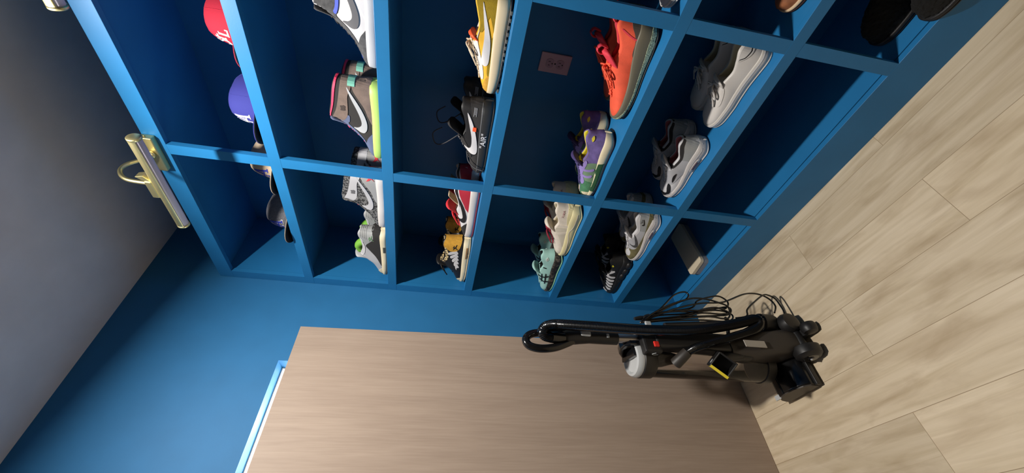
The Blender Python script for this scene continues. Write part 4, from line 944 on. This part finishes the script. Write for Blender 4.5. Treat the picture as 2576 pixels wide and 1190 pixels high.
# dust bin
BX, BY, BR = -.478, 1.495, .063
V('dust_bin', LATHE([(BR - .004, .145), (BR, .15), (BR, .625), (BR - .004, .627)], 'z', (BX, BY, 0), 40), smk)
V('bin_base', LATHE([(.04, .092), (BR + .002, .11), (BR + .003, .146), (BR - .006, .152)], 'z', (BX, BY, 0), 36), mbl)
V('cyclone_cone', LATHE([(.010, .46), (.014, .48), (.026, .53), (.034, .56), (.038, .618)], 'z', (BX + .008, BY - .004, 0), 28), mat('cyclone_grey', (60, 54, 50), .45))
V('bin_collar', LATHE([(BR + .001, .604), (BR + .005, .610), (BR + .006, .654), (BR + .002, .658)], 'z', (BX, BY, 0), 36), mbl)
lidp = V('bin_lid', LATHE([(BR + .004, .658), (BR + .005, .668), (BR - .001, .680), (BR - .009, .683), (BR - .015, .676), (.008, .672)], 'z', (BX, BY, 0), 40), slp)
hp_ = [(BX - .012, BY - .05), (BX + .008, BY + .055)] + [(BX + (BR - .008) * math.cos(a), BY + (BR - .008) * math.sin(a)) for a in [math.radians(q) for q in range(75, -76, -15)]]
V('lid_cover', PRISM(hp_, .673, .690, 'xy'), gbl, lidp, smooth=False, bev=.003)
hb = bmesh.new(); prism(hb, [(1.425, .62), (1.425, .705), (1.44, .725), (1.47, .728), (1.51, .715), (1.54, .692), (1.532, .684), (1.505, .700), (1.47, .710), (1.458, .70), (1.452, .68), (1.452, .62)], -.458, -.425)
V('carry_handle', hb, gbl, smooth=False, bev=.006)
V('latch_panel', BOX(-.497, -.405, 1.395, 1.432, .600, .668), mbl, smooth=False, bev=.008)
V('release_button', BOX(-.478, -.457, 1.389, 1.398, .612, .632), rdp, smooth=False, bev=.003)
V('latch_marks', TUBE(catmull([(-.4985, 1.402, .628), (-.4995, 1.41, .640), (-.4985, 1.418, .628), (-.499, 1.412, .616)], 3), .0012, 6), slp)
# wand and grip
V('wand', TUBE([(-.432, 1.438, .77), (-.418, 1.43, .30)], .0165, 20), stl)
hd = bmesh.new()
o1 = [(-.407, .754), (-.407, .85), (-.409, .90), (-.413, .945), (-.420, .99), (-.421, 1.039), (-.426, 1.076), (-.444, 1.104), (-.465, 1.113), (-.490, 1.108), (-.507, 1.088), (-.512, 1.05), (-.507, 1.005), (-.494, .972), (-.477, .938), (-.463, .90), (-.457, .83), (-.455, .754)]
gr = catmull([(-.434, 1.425, .93), (-.430, 1.424, .97), (-.434, 1.424, 1.03), (-.444, 1.424, 1.078), (-.465, 1.424, 1.098), (-.488, 1.424, 1.088), (-.497, 1.424, 1.05), (-.490, 1.425, 1.0), (-.472, 1.426, .955), (-.448, 1.428, .91)], 5)
gp = V('hand_grip', TUBE(gr, .0145, 14, flat=.95), gbl)
V('grip_neck', TUBE([(-.446, 1.426, .985), (-.447, 1.428, .95), (-.440, 1.43, .90), (-.436, 1.432, .86), (-.434, 1.434, .80), (-.432, 1.436, .752)], [.016, .027, .025, .023, .0235, .0235], 20), mbl)
V('suction_slider', BOX(-.447, -.424, 1.402, 1.4125, .862, .900), slp, gp, smooth=False, bev=.004)
V('wand_lock', BOX(-.4445, -.430, 1.408, 1.414, .79, .80), slp, gp, smooth=False, bev=.002)
V('hose_cuff', TUBE([(-.447, 1.428, .955), (-.456, 1.415, .99), (-.462, 1.405, 1.015)], [.022, .021, .019], 18), gbl)
# hose with ribs
hp = [(-.460, 1.408, 1.008), (-.461, 1.398, 1.036), (-.452, 1.386, 1.047), (-.438, 1.378, 1.036), (-.430, 1.374, 1.008), (-.430, 1.37, .97), (-.431, 1.366, .85), (-.434, 1.36, .70), (-.433, 1.355, .60), (-.426, 1.35, .48), (-.403, 1.347, .36), (-.378, 1.346, .26), (-.360, 1.346, .205), (-.366, 1.349, .178), (-.388, 1.352, .195), (-.412, 1.352, .245), (-.438, 1.354, .325), (-.468, 1.360, .425), (-.484, 1.370, .485), (-.502, 1.392, .525)]
HPp = catmull(hp, 10); L_ = [0]
for a, b in zip(HPp, HPp[1:]): L_.append(L_[-1] + (b - a).length)
tot = L_[-1]; nr = int(tot / .0021); pts = []; rs = []
j = 0
for k in range(nr + 1):
    d = tot * k / nr
    while j < len(L_) - 2 and L_[j + 1] < d: j += 1
    t = (d - L_[j]) / max(1e-9, L_[j + 1] - L_[j]); pts.append(HPp[j].lerp(HPp[j + 1], t))
    amp = .0013 if d > .0 else 0
    tap = 1 - .22 * sst(tot * .74, tot * .80, d)
    rs.append((.0178 + (amp if k % 2 else -amp * .3)) * tap)
V('hose', TUBE(pts, rs, 16), hos)
V('hose_connector', TUBE([(-.496, 1.385, .515), (-.512, 1.405, .535), (-.520, 1.430, .545)], [.018, .020, .021], 16), dgr)
# attachment nozzle hung on the side
mt = Matrix.Translation((-.535, 1.385, .395)) @ Matrix.Rotation(math.radians(-30), 4, 'Z') @ Matrix.Rotation(math.radians(-30), 4, 'X') @ Matrix.Rotation(math.radians(35), 4, 'Y')
at_ = bmesh.new()
w0, h0 = .031, .034
for a, b in ((w0, -1), ): pass
box(at_, -w0, w0, -.05, .03, -h0, -h0 + .006, mt); box(at_, -w0, w0, -.05, .03, h0 - .006, h0, mt); box(at_, -w0, -w0 + .006, -.05, .03, -h0, h0, mt); box(at_, w0 - .006, w0, -.05, .03, -h0, h0, mt); box(at_, -w0, w0, .01, .03, -h0, h0, mt)
dt = V('dusting_tool', at_, mbl, smooth=False, bev=.003)
bm = bmesh.new(); box(bm, -w0 - .0015, -w0 + .0075, -.0515, -.02, -h0, h0 * .9, mt); V('yellow_band', bm, mat('yellow_tape', (222, 200, 50), .5), dt, smooth=False)
bm = bmesh.new(); lathe(bm, [(.008, h0 - .001), (.008, h0 + .0012)], 'z', (-.012, -.03, 0), 16, mt); V('oval_sticker', bm, slp, dt, smooth=False)
V('tool_neck', TUBE([(-.515, 1.40, .372), (-.495, 1.405, .33), (-.485, 1.41, .27)], [.02, .018, .016], 16), mbl, dt)
V('tool_holder', BOX(-.50, -.44, 1.395, 1.44, .235, .30), mbl, smooth=False, bev=.006)
V('cord_hook', TUBE(catmull([(-.41, 1.41, .60), (-.385, 1.405, .625), (-.355, 1.40, .632), (-.345, 1.40, .612)], 4), .007, 10), mbl)
V('lower_cord_hook', TUBE(catmull([(-.41, 1.40, .30), (-.38, 1.395, .292), (-.352, 1.39, .278), (-.335, 1.388, .292)], 4), .007, 10), mbl)
V('side_tube', TUBE([(-.385, 1.40, .56), (-.372, 1.395, .42), (-.362, 1.39, .30)], .012, 12), mbl)
# cable: one continuous cord looped over the two hooks
cord = bmesh.new()
C1 = [(-.378, 1.40, .638), (-.341, 1.40, .590), (-.288, 1.4, .529), (-.236, 1.4, .469), (-.216, 1.4, .418), (-.229, 1.4, .403), (-.253, 1.4, .423), (-.279, 1.4, .479), (-.311, 1.4, .54), (-.345, 1.4, .60), (-.372, 1.39, .640),
      (-.350, 1.375, .609), (-.314, 1.36, .533), (-.278, 1.36, .437), (-.272, 1.36, .371), (-.285, 1.36, .312), (-.292, 1.37, .27), (-.310, 1.385, .262), (-.318, 1.39, .30), (-.32, 1.39, .383), (-.344, 1.39, .471), (-.367, 1.395, .60), (-.374, 1.40, .648),
      (-.345, 1.385, .60), (-.31, 1.38, .438), (-.27, 1.38, .389), (-.245, 1.38, .322), (-.238, 1.38, .279), (-.257, 1.38, .252), (-.28, 1.38, .256), (-.299, 1.38, .284), (-.296, 1.38, .326), (-.31, 1.38, .383), (-.344, 1.38, .471), (-.365, 1.39, .60), (-.378, 1.395, .652),
      (-.35, 1.372, .58), (-.328, 1.37, .471), (-.323, 1.37, .407), (-.303, 1.37, .335), (-.311, 1.37, .296), (-.324, 1.372, .274), (-.341, 1.38, .283), (-.345, 1.38, .311), (-.341, 1.38, .368), (-.355, 1.385, .482), (-.37, 1.395, .608), (-.377, 1.40, .65),
      (-.34, 1.40, .60), (-.334, 1.40, .585), (-.323, 1.39, .5), (-.318, 1.39, .408), (-.295, 1.385, .309), (-.285, 1.385, .257), (-.30, 1.385, .248), (-.322, 1.385, .275), (-.332, 1.388, .354), (-.345, 1.39, .468), (-.368, 1.398, .631), (-.372, 1.41, .645),
      (-.336, 1.41, .57), (-.318, 1.41, .45), (-.30, 1.405, .36), (-.294, 1.40, .29), (-.312, 1.395, .245), (-.34, 1.39, .26), (-.352, 1.39, .31), (-.35, 1.395, .40), (-.362, 1.40, .55), (-.372, 1.40, .64),
      (-.33, 1.365, .52), (-.295, 1.362, .40), (-.285, 1.36, .312), (-.271, 1.36, .267), (-.232, 1.36, .177), (-.222, 1.36, .122), (-.23, 1.36, .08), (-.251, 1.36, .055), (-.279, 1.36, .05), (-.311, 1.36, .072)]
tube(cord, catmull(C1, 7), .0034, 8)
C2 = [(-.345, 1.37, .26), (-.348, 1.345, .228), (-.32, 1.34, .215), (-.279, 1.34, .161), (-.244, 1.34, .107), (-.239, 1.34, .081), (-.255, 1.34, .054), (-.292, 1.34, .047), (-.319, 1.34, .047), (-.36, 1.34, .062)]
tube(cord, catmull(C2, 7), .0034, 8)
V('power_cord', cord, mat('black_cord', (14, 14, 15), .25, spec=.7))
V('plug', TUBE([(-.351, 1.42, .665), (-.346, 1.42, .640), (-.342, 1.42, .600)], [.006, .009, .008], 10), mbl)
V('cord_tie', BOX(-.400, -.378, 1.385, 1.395, .622, .645), slp, smooth=False, bev=.003)
